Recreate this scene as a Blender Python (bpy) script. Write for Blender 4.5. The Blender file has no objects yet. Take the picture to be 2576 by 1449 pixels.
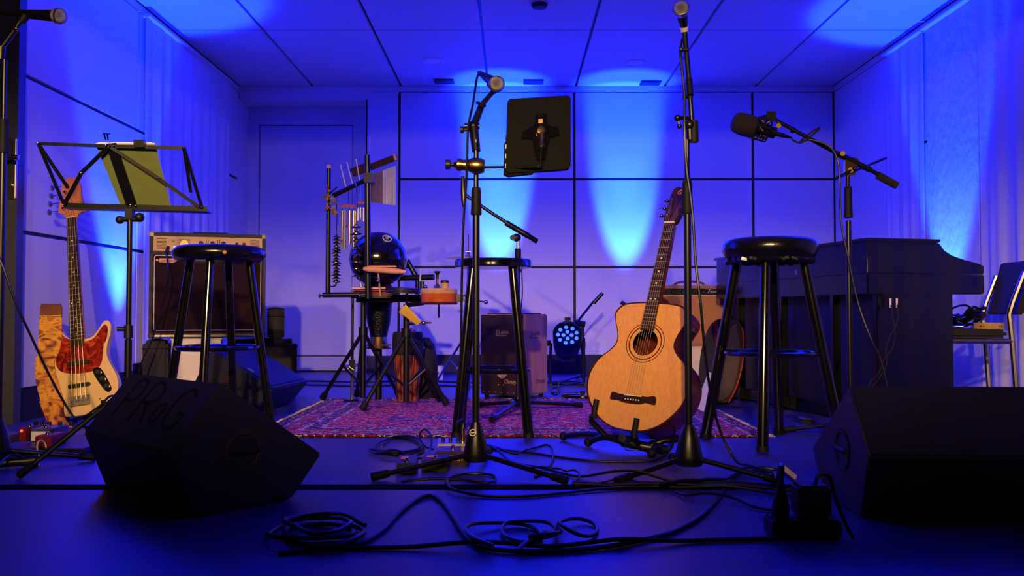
import bpy, bmesh, math, random
from mathutils import Vector as V, Matrix, geometry, Quaternion
random.seed(7)
PI = math.pi
sc = bpy.context.scene
COL = sc.collection

# ------------------------------------------------------------------ camera
F = 2100.0; CXP, CYP = 1288.0, 724.5; EYE = V((0, 0, 0.512))
PITCH = math.atan(60.5 / F)
cd = bpy.data.cameras.new('camera'); cam = bpy.data.objects.new('camera', cd); COL.objects.link(cam)
cd.sensor_width = 36.0; cd.lens = F / 2576.0 * 36.0; cd.clip_start = 0.02; cd.clip_end = 100
cam.location = EYE; cam.rotation_euler = (PI / 2 + PITCH, 0, 0)
sc.camera = cam
# ------------------------------------------------------------------ world, exposure
w = bpy.data.worlds.new('world'); sc.world = w; w.use_nodes = True
w.node_tree.nodes['Background'].inputs[0].default_value = (0.0, 0.0, 0.02, 1)
w.node_tree.nodes['Background'].inputs[1].default_value = 0.15
sc.view_settings.view_transform = 'Standard'; sc.view_settings.look = 'None'
sc.view_settings.exposure = 0.0; sc.view_settings.gamma = 1.0; sc.view_settings.use_curve_mapping = False
# ------------------------------------------------------------------ stage front lights (warm spots hung in the hall, plus an added fill)
WARM = (1.0, 0.62, 0.30)
BLUE = (0.0015, 0.0115, 1.0)
def spot(name, loc, target, power, color, size_deg, blend=0.3, radius=0.05, squash=1.0):
    l = bpy.data.lights.new(name, 'SPOT'); l.energy = power; l.color = color
    l.spot_size = math.radians(size_deg); l.spot_blend = blend; l.shadow_soft_size = radius
    o = bpy.data.objects.new(name, l); COL.objects.link(o); o.location = loc
    o.rotation_euler = (V(target) - V(loc)).to_track_quat('-Z', 'Y').to_euler()
    o.scale = (1, squash, 1)
    return o
spot('front_spot_light', (-0.25, -2.0, 2.14), (-0.35, 5.2, 0.16), 900, WARM, 78, 1.0, 0.04, 0.26)
spot('front_spot_light', (-1.30, -2.0, 2.14), (-0.10, 5.2, 0.16), 460, WARM, 74, 1.0, 0.04, 0.28)
spot('front_fill_light', (0.30, -2.0, 2.14), (0.8, 5.2, 0.95), 110, WARM, 74, 0.3, 0.04, 0.46)  # added weak fill, lifts the warm tone on the upper walls

# ------------------------------------------------------------------ pixel helpers
def ray(px, py):
    x = (px - CXP) / F; y = -(py - CYP) / F
    c, s = math.cos(PITCH), math.sin(PITCH)
    return V((x, c - s * y, s + c * y))
def PX(px, py, Y):
    r = ray(px, py); return EYE + r * (Y / r.y)
def FL(px, py, z=0.0):
    r = ray(px, py); return EYE + r * ((z - EYE.z) / r.z)

# ------------------------------------------------------------------ mesh builder
class MB:
    def __init__(s, M=None):
        s.v = []; s.f = []; s.M = M
    def add(s, vs, fs):
        b = len(s.v)
        for p in vs:
            p = V(p); s.v.append(s.M @ p if s.M else p)
        for f in fs: s.f.append([i + b for i in f])
        return s
    def box(s, x0, x1, y0, y1, z0, z1):
        return s.add([(x0,y0,z0),(x1,y0,z0),(x1,y1,z0),(x0,y1,z0),(x0,y0,z1),(x1,y0,z1),(x1,y1,z1),(x0,y1,z1)],
                     [(3,2,1,0),(4,5,6,7),(0,1,5,4),(1,2,6,5),(2,3,7,6),(3,0,4,7)])
    def cyl(s, p0, p1, r0, r1=None, n=12):
        p0, p1 = V(p0), V(p1)
        return s.lathe(p0, p1 - p0, [(0, 0), (r0, 0), (r0 if r1 is None else r1, (p1 - p0).length), (0, (p1 - p0).length)], n)
    def lathe(s, o, ax, prof, n=20):
        o = V(o); ax = V(ax).normalized(); q = ax.to_track_quat('Z', 'Y')
        ex, ey = q @ V((1,0,0)), q @ V((0,1,0))
        vs, fs, rings = [], [], []
        for r, h in prof:
            if r < 1e-6:
                rings.append([len(vs)]); vs.append(o + ax * h)
            else:
                rings.append(list(range(len(vs), len(vs) + n)))
                for i in range(n):
                    a = 2 * PI * i / n
                    vs.append(o + ax * h + ex * (r * math.cos(a)) + ey * (r * math.sin(a)))
        for a, b in zip(rings, rings[1:]):
            for i in range(n):
                j = (i + 1) % n
                if len(a) == 1 and len(b) == 1: continue
                if len(a) == 1: fs.append((a[0], b[j], b[i]))
                elif len(b) == 1: fs.append((a[i], a[j], b[0]))
                else: fs.append((a[i], a[j], b[j], b[i]))
        return s.add(vs, fs)
    def tube(s, pts, r, n=8, closed=False, r1=None):
        pts = [V(p) for p in pts]; m = len(pts)
        vs, fs = [], []
        tang = []
        for i in range(m):
            if closed: t = pts[(i + 1) % m] - pts[i - 1]
            else: t = pts[min(i + 1, m - 1)] - pts[max(i - 1, 0)]
            tang.append(t.normalized() if t.length > 1e-9 else V((0,0,1)))
        nrm = tang[0].orthogonal().normalized()
        for i in range(m):
            if i:
                q = tang[i - 1].rotation_difference(tang[i]); nrm = q @ nrm
            nrm = (nrm - tang[i] * nrm.dot(tang[i])).normalized(); b = tang[i].cross(nrm)
            rr = r if r1 is None else r + (r1 - r) * i / (m - 1)
            for k in range(n):
                a = 2 * PI * k / n; vs.append(pts[i] + nrm * (rr * math.cos(a)) + b * (rr * math.sin(a)))
        for i in range(m if closed else m - 1):
            for k in range(n):
                a, b2 = i * n, ((i + 1) % m) * n
                fs.append((a + k, a + (k + 1) % n, b2 + (k + 1) % n, b2 + k))
        if not closed:
            fs.append(tuple(reversed(range(n)))); fs.append(tuple(range((m - 1) * n, m * n)))
        return s.add(vs, fs)
    def prism(s, poly, o, xd, yd, zd, d0, d1):
        o, xd, yd, zd = V(o), V(xd), V(yd), V(zd); n = len(poly)
        vs = [o + xd * x + yd * y + zd * d for d in (d0, d1) for x, y in poly]
        tri = geometry.tessellate_polygon([[V((x, y, 0)) for x, y in poly]])
        fs = [tuple(reversed(t)) for t in tri] + [tuple(i + n for i in t) for t in tri]
        fs += [(i, (i + 1) % n, (i + 1) % n + n, i + n) for i in range(n)]
        return s.add(vs, fs)
    def plate(s, outer, hole, o, xd, yd, zd, d0, d1):
        o, xd, yd, zd = V(o), V(xd), V(yd), V(zd); n, h = len(outer), len(hole); al = outer + hole; m = n + h
        vs = [o + xd * x + yd * y + zd * d for d in (d0, d1) for x, y in al]
        tri = geometry.tessellate_polygon([[V((x, y, 0)) for x, y in outer], [V((x, y, 0)) for x, y in hole]])
        fs = [tuple(reversed(t)) for t in tri] + [tuple(i + m for i in t) for t in tri]
        fs += [(i, (i + 1) % n, (i + 1) % n + m, i + m) for i in range(n)]
        fs += [(n + i, n + (i + 1) % h, n + (i + 1) % h + m, n + i + m) for i in range(h)]
        return s.add(vs, fs)
    def ball(s, c, r, n=16, sz=1.0, ax=(0,0,1)):
        k = 8
        return s.lathe(V(c) - V(ax).normalized() * r * sz, ax, [(r * math.sin(PI * i / k) if 0 < i < k else 0, r * sz * (1 - math.cos(PI * i / k))) for i in range(k + 1)], n)
    def torus(s, c, ax, R, r, n=28, m=8, sx=1.0):
        q = V(ax).to_track_quat('Z', 'Y')
        return s.tube([V(c) + q @ V((R * sx * math.cos(2*PI*i/n), R * math.sin(2*PI*i/n), 0)) for i in range(n)], r, m, True)
    def grid(s, fn, nu, nv):
        vs = [fn(i / nu, j / nv) for j in range(nv + 1) for i in range(nu + 1)]
        fs = [(j*(nu+1)+i, j*(nu+1)+i+1, (j+1)*(nu+1)+i+1, (j+1)*(nu+1)+i) for j in range(nv) for i in range(nu)]
        return s.add(vs, fs)
    def text(s, body, size, o, xd, yd, shear=0.0, depth=0.0006, align='LEFT', bold=0.0):
        cu = bpy.data.curves.new('lettering', 'FONT'); cu.body = body; cu.size = size; cu.shear = shear
        cu.align_x = align; cu.extrude = depth; cu.resolution_u = 3; cu.offset = bold
        ob = bpy.data.objects.new('lettering', cu); me = bpy.data.meshes.new_from_object(ob)
        o, xd, yd = V(o), V(xd).normalized(), V(yd).normalized(); zd = xd.cross(yd)
        s.add([o + xd * p.co.x + yd * p.co.y + zd * p.co.z for p in me.vertices], [tuple(p.vertices) for p in me.polygons])
        bpy.data.objects.remove(ob); bpy.data.curves.remove(cu); bpy.data.meshes.remove(me)
        return s
def catmull(pts, k=6, closed=False):
    pts = [V(p) for p in pts]; n = len(pts); out = []
    for i in range(n if closed else n - 1):
        g = (lambda j: pts[j % n]) if closed else (lambda j: pts[max(0, min(n - 1, j))])
        p0, p1, p2, p3 = g(i - 1), g(i), g(i + 1), g(i + 2)
        for t in [j / k for j in range(k)]:
            out.append(0.5 * ((2*p1) + (p2-p0)*t + (2*p0-5*p1+4*p2-p3)*t*t + (3*p1-p0-3*p2+p3)*t**3))
    if not closed: out.append(pts[-1])
    return out
def above(pts, z): return [V((p.x, p.y, max(p.z, z))) for p in pts]
def smooth2(poly, k=4): return [(p.x, p.y) for p in catmull([V((x, y, 0)) for x, y in poly], k, True)]
def frame(o, xd, yd=None, zd=(0,0,1)):
    xd = V(xd).normalized(); zd = V(zd).normalized()
    yd = zd.cross(xd).normalized() if yd is None else V(yd).normalized()
    M = Matrix.Identity(4)
    for i in range(3):
        M[i][0], M[i][1], M[i][2], M[i][3] = xd[i], yd[i], zd[i], o[i]
    return M
def circ(cx, cy, r, n=28): return [(cx + r * math.cos(2*PI*i/n), cy + r * math.sin(2*PI*i/n)) for i in range(n)]

# ------------------------------------------------------------------ materials
def lin(c): return tuple(((x/255.0 + 0.055)/1.055)**2.4 if x > 10 else x/255.0/12.92 for x in c)
MATS = {}
def pbr(name, rgb, rough=0.5, metal=0.0, var=0.15, scale=30.0, bump=0.0, bscale=None, stretch=(1,1,1), emit=None, estr=0.0, coat=0.0, spec=None):
    m = bpy.data.materials.new(name); m.use_nodes = True; nt = m.node_tree; b = nt.nodes['Principled BSDF']
    col = lin(rgb)
    tc = nt.nodes.new('ShaderNodeTexCoord'); mp = nt.nodes.new('ShaderNodeMapping'); mp.inputs['Scale'].default_value = stretch
    nt.links.new(tc.outputs['Object'], mp.inputs[0])
    nz = nt.nodes.new('ShaderNodeTexNoise'); nz.inputs['Scale'].default_value = scale; nz.inputs['Detail'].default_value = 4
    nt.links.new(mp.outputs[0], nz.inputs['Vector'])
    rp = nt.nodes.new('ShaderNodeValToRGB')
    rp.color_ramp.elements[0].position = 0.3; rp.color_ramp.elements[1].position = 0.7
    rp.color_ramp.elements[0].color = tuple(c * (1 - var) for c in col) + (1,)
    rp.color_ramp.elements[1].color = tuple(min(1, c * (1 + var)) for c in col) + (1,)
    nt.links.new(nz.outputs['Fac'], rp.inputs[0]); nt.links.new(rp.outputs[0], b.inputs['Base Color'])
    b.inputs['Roughness'].default_value = rough; b.inputs['Metallic'].default_value = metal
    if coat: b.inputs['Coat Weight'].default_value = coat; b.inputs['Coat Roughness'].default_value = 0.08
    if spec is not None: b.inputs['Specular IOR Level'].default_value = spec
    if bump:
        n2 = nt.nodes.new('ShaderNodeTexNoise'); n2.inputs['Scale'].default_value = bscale or scale * 3; n2.inputs['Detail'].default_value = 3
        nt.links.new(mp.outputs[0], n2.inputs['Vector'])
        bp = nt.nodes.new('ShaderNodeBump'); bp.inputs['Strength'].default_value = bump; bp.inputs['Distance'].default_value = 0.01
        nt.links.new(n2.outputs['Fac'], bp.inputs['Height']); nt.links.new(bp.outputs[0], b.inputs['Normal'])
    if emit: b.inputs['Emission Color'].default_value = lin(emit) + (1,); b.inputs['Emission Strength'].default_value = estr
    MATS[name] = m; return m
pbr('wall_paint', (226,222,226), 0.55, var=0.02, scale=3)
pbr('ceiling_paint', (204,204,214), 0.6, var=0.02, scale=3)
pbr('joint_black', (22,22,26), 0.6)
pbr('backing', (16,16,18), 0.8)
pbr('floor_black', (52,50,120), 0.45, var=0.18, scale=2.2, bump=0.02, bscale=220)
pbr('strip_black', (4,4,5), 0.95, spec=0.03)
pbr('door_white', (196,196,206), 0.45, var=0.05, scale=2)
pbr('door_leaf', (206,204,214), 0.35, var=0.12, scale=1.6, bump=0.25, bscale=3)
pbr('door_dark', (60,60,68), 0.5)
pbr('curtain_sheer', (224,222,230), 0.8, var=0.04, scale=4, bump=0.2, bscale=25)
pbr('curtain_crinkle', (224,224,232), 0.75, var=0.05, scale=8, bump=0.55, bscale=26, stretch=(1,1,0.55))
pbr('hall_dark', (14,14,16), 0.85)
pbr('steel', (190,186,178), 0.28, 1.0, var=0.05)
pbr('chrome', (215,215,220), 0.12, 1.0, var=0.03)
pbr('brass', (214,172,92), 0.25, 1.0, var=0.1)
pbr('gold_tube', (226,180,96), 0.25, 0.9, var=0.08)
pbr('silver_tube', (232,224,216), 0.35, 0.35, var=0.05)
pbr('black_metal', (13,13,15), 0.34, var=0.2, scale=80)
pbr('black_plastic', (9,9,10), 0.5, var=0.2)
pbr('rubber', (8,8,9), 0.65, spec=0.3)
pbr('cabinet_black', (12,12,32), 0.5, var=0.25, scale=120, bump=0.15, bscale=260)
pbr('grille_black', (9,9,11), 0.6, bump=0.4, bscale=300)
pbr('gloss_black', (12,11,12), 0.16, coat=0.6, var=0.2)
pbr('piano_black', (6,6,9), 0.16, coat=0.3, var=0.1)
pbr('vinyl_black', (13,12,13), 0.22, var=0.2, bump=0.25, bscale=18)
pbr('cable', (7,7,9), 0.42)
pbr('cable_light', (200,200,206), 0.5)
pbr('spruce', (222,158,86), 0.32, var=0.10, scale=9, stretch=(14,14,1.2), coat=0.35)
pbr('mahogany', (92,34,22), 0.22, var=0.3, scale=14, stretch=(6,6,1), coat=0.5)
pbr('rosewood', (38,20,16), 0.4, var=0.35, scale=40, stretch=(4,4,1))
pbr('dark_wood', (58,26,18), 0.35, var=0.3, scale=30)
pbr('maple', (212,130,72), 0.35, var=0.1, scale=12, stretch=(8,8,1))
pbr('bone', (236,222,200), 0.4, var=0.03)
pbr('cream', (238,202,132), 0.25, var=0.04)
pbr('pearl', (240,238,230), 0.3)
pbr('dull_steel', (130,126,122), 0.5, 0.9, var=0.1)
pbr('fret', (214,206,190), 0.3, 0.9)
pbr('string', (216,196,160), 0.35, 0.8)
pbr('brown_leather', (110,58,34), 0.5, var=0.2)
pbr('tolex_dark', (44,38,36), 0.6, var=0.2, scale=150, bump=0.2)
pbr('tolex_blond', (156,108,74), 0.6, var=0.15, scale=120)
pbr('panel_cream', (232,196,122), 0.65, var=0.04, spec=0.15)
pbr('panel_navy', (12,12,26), 0.35)
pbr('grille_brown', (40,23,24), 0.85, var=0.3, scale=250, spec=0.1)
pbr('piping_white', (230,220,206), 0.5)
pbr('meter', (255,170,60), 0.4, emit=(255,140,30), estr=0.9)
pbr('white_box', (236,226,210), 0.6, var=0.03)
pbr('paper', (238,236,240), 0.6, var=0.02)
pbr('cajon_front', (52,34,32), 0.4, var=0.15, scale=20)
pbr('cajon_side', (206,142,98), 0.45, var=0.16, scale=7, stretch=(8,8,0.8))
pbr('ink_tan', (214,176,120), 0.5)
pbr('ink_dark', (70,40,30), 0.5)
pbr('ink_white', (220,215,205), 0.5)
pbr('ink_black', (2,2,3), 0.9, spec=0.1)
pbr('gig_cloth', (30,24,24), 0.75, var=0.2, bump=0.3)
pbr('gig_olive', (74,58,44), 0.8, var=0.15)
pbr('red_piping', (200,30,34), 0.5)
pbr('red_cloth', (150,30,34), 0.7, var=0.2)
pbr('orange_wood', (206,92,36), 0.22, var=0.2, scale=20, coat=0.5)
pbr('hide', (206,160,96), 0.7, var=0.2, scale=40)
pbr('copper_cloth', (168,82,40), 0.45, var=0.45, scale=18, bump=0.5)
pbr('udu_black', (16,14,16), 0.14, coat=0.7, var=0.2)
pbr('peach_wood', (232,160,118), 0.5, var=0.08)
pbr('sequin', (14,16,40), 0.2, 0.5, var=0.6, scale=90, bump=0.6, bscale=120)
pbr('dry_leaf', (150,112,84), 0.8, var=0.3, scale=60)
pbr('book_green', (104,118,62), 0.7, var=0.06)
pbr('case_black', (7,6,8), 0.7, spec=0.15)
pbr('foam', (34,24,26), 0.95, var=0.3, scale=200)
pbr('mic_grille', (176,170,160), 0.4, 0.85, bump=0.6, bscale=700)
pbr('fringe_cream', (196,180,172), 0.9)
pbr('pink_tape', (226,96,170), 0.6)
pbr('red_paint', (120,18,22), 0.45)
pbr('pedal_blue', (70,74,130), 0.45)
pbr('led_red', (255,60,40), 0.4, emit=(255,60,40), estr=4)
pbr('led_blue', (60,90,255), 0.3, emit=(28,50,255), estr=9)
pbr('lens_blue', (20,40,160), 0.2, emit=(20,50,255), estr=0.8)
pbr('par_black', (12,12,15), 0.4)
pbr('chair_cloth', (34,32,40), 0.9, var=0.2, scale=200)
pbr('tag_tan', (214,190,150), 0.6)
def cloth_weave(name, c1, c2, sc_):
    m = pbr(name, c1, 0.8); nt = m.node_tree; b = nt.nodes['Principled BSDF']
    tc = nt.nodes.new('ShaderNodeTexCoord'); ck = nt.nodes.new('ShaderNodeTexChecker'); ck.inputs['Scale'].default_value = sc_
    ck.inputs['Color1'].default_value = lin(c1) + (1,); ck.inputs['Color2'].default_value = lin(c2) + (1,)
    nt.links.new(tc.outputs['Object'], ck.inputs['Vector']); nt.links.new(ck.outputs[0], b.inputs['Base Color'])
cloth_weave('grille_tan', (206,148,80), (150,96,52), 210)
def mottled(name, cols, scale, rough=0.4, stretch=(1,1,1), coat=0.0):
    m = pbr(name, cols[0], rough, coat=coat); nt = m.node_tree; b = nt.nodes['Principled BSDF']
    tc = nt.nodes.new('ShaderNodeTexCoord'); mp = nt.nodes.new('ShaderNodeMapping'); mp.inputs['Scale'].default_value = stretch
    nz = nt.nodes.new('ShaderNodeTexNoise'); nz.inputs['Scale'].default_value = scale; nz.inputs['Detail'].default_value = 3; nz.inputs['Distortion'].default_value = 1.5
    nt.links.new(tc.outputs['Object'], mp.inputs[0]); nt.links.new(mp.outputs[0], nz.inputs['Vector'])
    rp = nt.nodes.new('ShaderNodeValToRGB'); cr = rp.color_ramp
    while len(cr.elements) < len(cols): cr.elements.new(0.5)
    for i, c in enumerate(cols):
        cr.elements[i].position = 0.34 + 0.32 * i / (len(cols) - 1); cr.elements[i].color = lin(c) + (1,)
    nt.links.new(nz.outputs['Fac'], rp.inputs[0]); nt.links.new(rp.outputs[0], b.inputs['Base Color'])
mottled('tortoise', [(84,14,10),(136,24,16),(160,36,22),(190,80,44)], 30, 0.22)
mottled('strap_leaf', [(90,36,20),(206,122,28),(236,170,44),(120,60,24)], 13, 0.5, (1,1,1.6))
def rug_material():
    m = bpy.data.materials.new('rug_pattern'); m.use_nodes = True; nt = m.node_tree; N = nt.nodes.new; L = nt.links.new
    b = nt.nodes['Principled BSDF']; b.inputs['Roughness'].default_value = 0.95; b.inputs['Specular IOR Level'].default_value = 0.1
    tc = N('ShaderNodeTexCoord'); sp = N('ShaderNodeSeparateXYZ'); L(tc.outputs['Object'], sp.inputs[0])
    def mth(op, a, bb=None):
        n = N('ShaderNodeMath'); n.operation = op
        for i, x in enumerate((a, bb)):
            if x is None: continue
            if isinstance(x, (int, float)): n.inputs[i].default_value = x
            else: L(x, n.inputs[i])
        return n.outputs[0]
    ax, ay = mth('ABSOLUTE', sp.outputs[0]), mth('ABSOLUTE', sp.outputs[1])
    d = mth('MINIMUM', mth('SUBTRACT', 1.05, ax), mth('SUBTRACT', 0.72, ay))
    band = N('ShaderNodeValToRGB'); band.color_ramp.interpolation = 'CONSTANT'; cr = band.color_ramp
    stops = [(0.0,(110,20,30)),(0.02,(24,20,60)),(0.045,(196,176,160)),(0.06,(176,34,52)),(0.15,(206,190,176)),(0.165,(26,22,66)),(0.22,(206,186,176)),(0.235,(206,40,58)),(0.42,(216,46,62))]
    while len(cr.elements) < len(stops): cr.elements.new(0.9)
    for e, (p, c) in zip(cr.elements, stops): e.position = p; e.color = lin(c) + (1,)
    L(d, band.inputs[0])
    def vor(scale, stretch, lo, hi):
        mp = N('ShaderNodeMapping'); mp.inputs['Scale'].default_value = stretch
        nz = N('ShaderNodeTexVoronoi'); nz.feature = 'DISTANCE_TO_EDGE'; nz.inputs['Scale'].default_value = scale
        L(tc.outputs['Object'], mp.inputs[0]); L(mp.outputs[0], nz.inputs['Vector'])
        r = N('ShaderNodeMapRange'); r.inputs['From Min'].default_value = hi; r.inputs['From Max'].default_value = lo
        L(nz.outputs['Distance'], r.inputs['Value']); return r.outputs[0]
    def mix(f, a, col):
        mx = N('ShaderNodeMix'); mx.data_type = 'RGBA'; L(f, mx.inputs[0]); L(a, mx.inputs[6]); mx.inputs[7].default_value = lin(col) + (1,); return mx.outputs[2]
    c = mix(vor(7, (1,1.6,1), 0.03, 0.06), band.outputs[0], (40,30,96))
    c = mix(vor(24, (1,1.7,1), 0.02, 0.06), c, (220,202,196))
    c = mix(vor(11, (1.5,1,1), 0.02, 0.035), c, (50,26,84))
    nz = N('ShaderNodeTexNoise'); nz.inputs['Scale'].default_value = 70; nz.inputs['Detail'].default_value = 2; L(tc.outputs['Object'], nz.inputs['Vector'])
    r = N('ShaderNodeMapRange'); r.inputs['From Min'].default_value = 0.56; r.inputs['From Max'].default_value = 0.62; L(nz.outputs['Fac'], r.inputs['Value'])
    c = mix(r.outputs[0], c, (196,36,56))
    L(c, b.inputs['Base Color'])
    bp = N('ShaderNodeBump'); bp.inputs['Strength'].default_value = 0.4; bp.inputs['Distance'].default_value = 0.004; L(nz.outputs['Fac'], bp.inputs['Height']); L(bp.outputs[0], b.inputs['Normal'])
    MATS['rug_pattern'] = m
rug_material()

# ------------------------------------------------------------------ object helpers
def mesh_obj(name, mb, mat, loc=(0,0,0), parent=None, bevel=0.0, flat=False):
    loc = V(loc); me = bpy.data.meshes.new(name)
    bm = bmesh.new(); vs = [bm.verts.new(p - loc) for p in mb.v]
    for f in mb.f:
        try: bm.faces.new([vs[i] for i in f])
        except ValueError: pass
    bmesh.ops.recalc_face_normals(bm, faces=bm.faces)
    if bevel:
        es = [e for e in bm.edges if len(e.link_faces) == 2 and e.calc_face_angle(0) > 0.6]
        bmesh.ops.bevel(bm, geom=es, offset=bevel, segments=2, affect='EDGES', clamp_overlap=True)
    bm.to_mesh(me); bm.free()
    if not flat:
        me.polygons.foreach_set('use_smooth', [True] * len(me.polygons)); me.set_sharp_from_angle(angle=math.radians(38))
    me.materials.append(MATS[mat])
    o = bpy.data.objects.new(name, me); COL.objects.link(o)
    if parent: o.parent = parent
    else: o.location = loc
    return o
def struct(name, mb, mat, bevel=0.0):
    o = mesh_obj(name, mb, mat, bevel=bevel); o['kind'] = 'structure'; return o
class Thing:
    def __init__(s, name, label, cat, loc, group=None):
        s.loc = V(loc); o = bpy.data.objects.new(name, None); COL.objects.link(o); o.location = s.loc; o.empty_display_size = 0.05
        o['label'] = label; o['category'] = cat
        if group: o['group'] = group
        s.o = o
    def part(s, name, mb, mat, parent=None, bevel=0.0, label=None, kind=None, flat=False):
        o = mesh_obj(name, mb, mat, s.loc, parent or s.o, bevel, flat)
        if label: o['label'] = label
        if kind: o['kind'] = kind
        return o
def single(name, mb, mat, label, cat, loc, group=None, bevel=0.0):
    o = mesh_obj(name, mb, mat, loc, None, bevel); o['label'] = label; o['category'] = cat
    if group: o['group'] = group
    return o

# ================================================================== SETTING
XL, XR, YB, ZC, YS = -2.28, 2.69, 6.93, 2.40, 1.5     # walls, back, ceiling, stage opening
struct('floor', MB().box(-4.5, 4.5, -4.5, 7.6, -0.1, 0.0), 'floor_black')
struct('trim_1', MB().box(-4.5, 4.5, FL(1288, 1225).y - 0.036, FL(1288, 1225).y + 0.024, 0.0002, 0.0030), 'strip_black', 0.0008)
# ceiling: dark backing with one object for each panel
ceil = struct('ceiling', MB().box(XL - 0.3, XR + 0.3, YS, 7.6, ZC + 0.022, ZC + 0.12), 'joint_black')
cxs = [XL, -1.667, -0.93, -0.200, 0.535, 1.277, 2.036, XR]; cys = [YS, 2.72, 4.13, 5.54, YB]
for i in range(7):
    for j in range(4):
        mb = MB().box(cxs[i] + 0.010, cxs[i+1] - 0.010, cys[j] + 0.005, cys[j+1] - 0.005, ZC, ZC + 0.0225)
        mesh_obj('ceiling_panel', mb, 'ceiling_paint', parent=ceil)
# back wall
RX0, RX1, RZ = XL, -1.22, 2.284      # door recess
wb = struct('wall_back', MB().box(RX1 + 0.01, XR + 0.3, YB + 0.02, 7.5, 0, ZC + 0.03).box(XL - 0.3, RX1 + 0.01, YB + 0.02, 7.5, RZ + 0.008, ZC + 0.03).box(XL - 0.3, RX0 - 0.01, YB + 0.02, 7.5, 0, RZ + 0.008), 'joint_black')
rows = [0.15, 0.885, 1.62, 2.355]
wx = [-0.94, 0.52, 2.01, XR]
for i in range(3):
    for j in range(3):
        mesh_obj('wall_panel', MB().box(wx[i] + 0.011, wx[i+1] - 0.011, YB, YB + 0.021, rows[j] + 0.010, rows[j+1] - 0.010), 'wall_paint', parent=wb)
mesh_obj('wall_panel', MB().box(RX1, wx[0] - 0.011, YB, YB + 0.021, 0.15, 2.355), 'wall_paint', parent=wb)
mesh_obj('wall_panel', MB().box(XL, RX1, YB, YB + 0.021, RZ, ZC), 'wall_paint', parent=wb)
mesh_obj('wall_panel', MB().box(RX1, XR, YB, YB + 0.021, 2.352, ZC), 'wall_paint', parent=wb)
mesh_obj('recess_lining', MB().box(RX1 - 0.0, RX1 + 0.012, YB, 7.20, 0, RZ).box(XL - 0.01, RX1, YB + 0.021, 7.2, RZ, RZ + 0.01).box(XL - 0.012, XL, YB - 0.01, 7.2, 0, RZ), 'wall_paint', parent=wb)
struct('baseboard_back', MB().box(RX1, XR, YB + 0.002, YB + 0.021, 0, 0.15), 'joint_black')
# door in the recess
YD = 7.17
d1 = struct('door_1', MB().box(XL - 0.02, RX1 + 0.03, YD + 0.03, YD + 0.08, 0, RZ), 'joint_black')
lx0, lx1, lz1 = -2.185, -1.375, 2.13
mesh_obj('door_leaf', MB().box(lx0 + 0.006, lx1 - 0.006, YD + 0.012, YD + 0.04, 0.14, lz1 - 0.006), 'door_leaf', parent=d1, bevel=0.003)
mesh_obj('door_frame', MB().box(XL - 0.02, lx0, YD, YD + 0.04, 0, RZ).box(lx1, RX1 + 0.03, YD, YD + 0.04, 0, RZ).box(lx0, lx1, YD, YD + 0.04, lz1, RZ), 'door_white', parent=d1, bevel=0.003)
mesh_obj('door_sill', MB().box(lx0, lx1, YD, YD + 0.04, 0.012, 0.13), 'door_white', parent=d1, bevel=0.003)
# left wall
wl = struct('wall_left', MB().box(XL - 0.15, XL - 0.02, 3.86, 7.5, 0, ZC + 0.03), 'joint_black')
ly = [3.86, 5.06, 6.45, YB]
for i in range(3):
    for j in range(3):
        mesh_obj('wall_panel', MB().box(XL - 0.021, XL, ly[i] + 0.010, ly[i+1] - 0.010, (rows[j] if j else 0.15) + 0.010, rows[j+1] - 0.010), 'wall_paint', parent=wl)
mesh_obj('wall_panel', MB().box(XL - 0.021, XL, 3.87, YB, 2.352, ZC), 'wall_paint', parent=wl)
struct('baseboard_left', MB().box(XL - 0.021, XL - 0.004, 3.86, YB, 0, 0.15), 'joint_black')
# right wall
wr = struct('wall_right', MB().box(XR + 0.02, XR + 0.15, YS, 7.5, 0, ZC + 0.03), 'joint_black')
ry = [YS, 2.70, 4.09, 5.48, YB]
for i in range(4):
    for j in range(3):
        mesh_obj('wall_panel', MB().box(XR, XR + 0.021, ry[i] + 0.010, ry[i+1] - 0.010, rows[j] + 0.010, rows[j+1] - 0.010), 'wall_paint', parent=wr)
mesh_obj('wall_panel', MB().box(XR, XR + 0.021, YS, YB, 2.352, ZC), 'wall_paint', parent=wr)
struct('baseboard_right', MB().box(XR + 0.004, XR + 0.021, YS, YB, 0, 0.15), 'joint_black')
# stage opening: header beam, return walls, dark hall behind the camera
struct('trim_2', MB().box(-4.5, 4.5, YS - 0.25, YS, 2.09, 3.2), 'hall_dark')
struct('wall_front', MB().box(-4.6, 4.6, -4.6, -4.5, 0, 3.2), 'hall_dark')
struct('wall_hall_left', MB().box(-4.6, -4.5, -4.5, 7.6, 0, 3.2), 'hall_dark')
struct('wall_hall_right', MB().box(4.5, 4.6, -4.5, YS, 0, 3.2).box(XR + 0.15, 4.6, YS, YS + 0.1, 0, 3.2), 'hall_dark')
struct('ceiling_hall', MB().box(-4.6, 4.6, -4.6, YS - 0.25, 3.2, 3.3), 'hall_dark')
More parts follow.
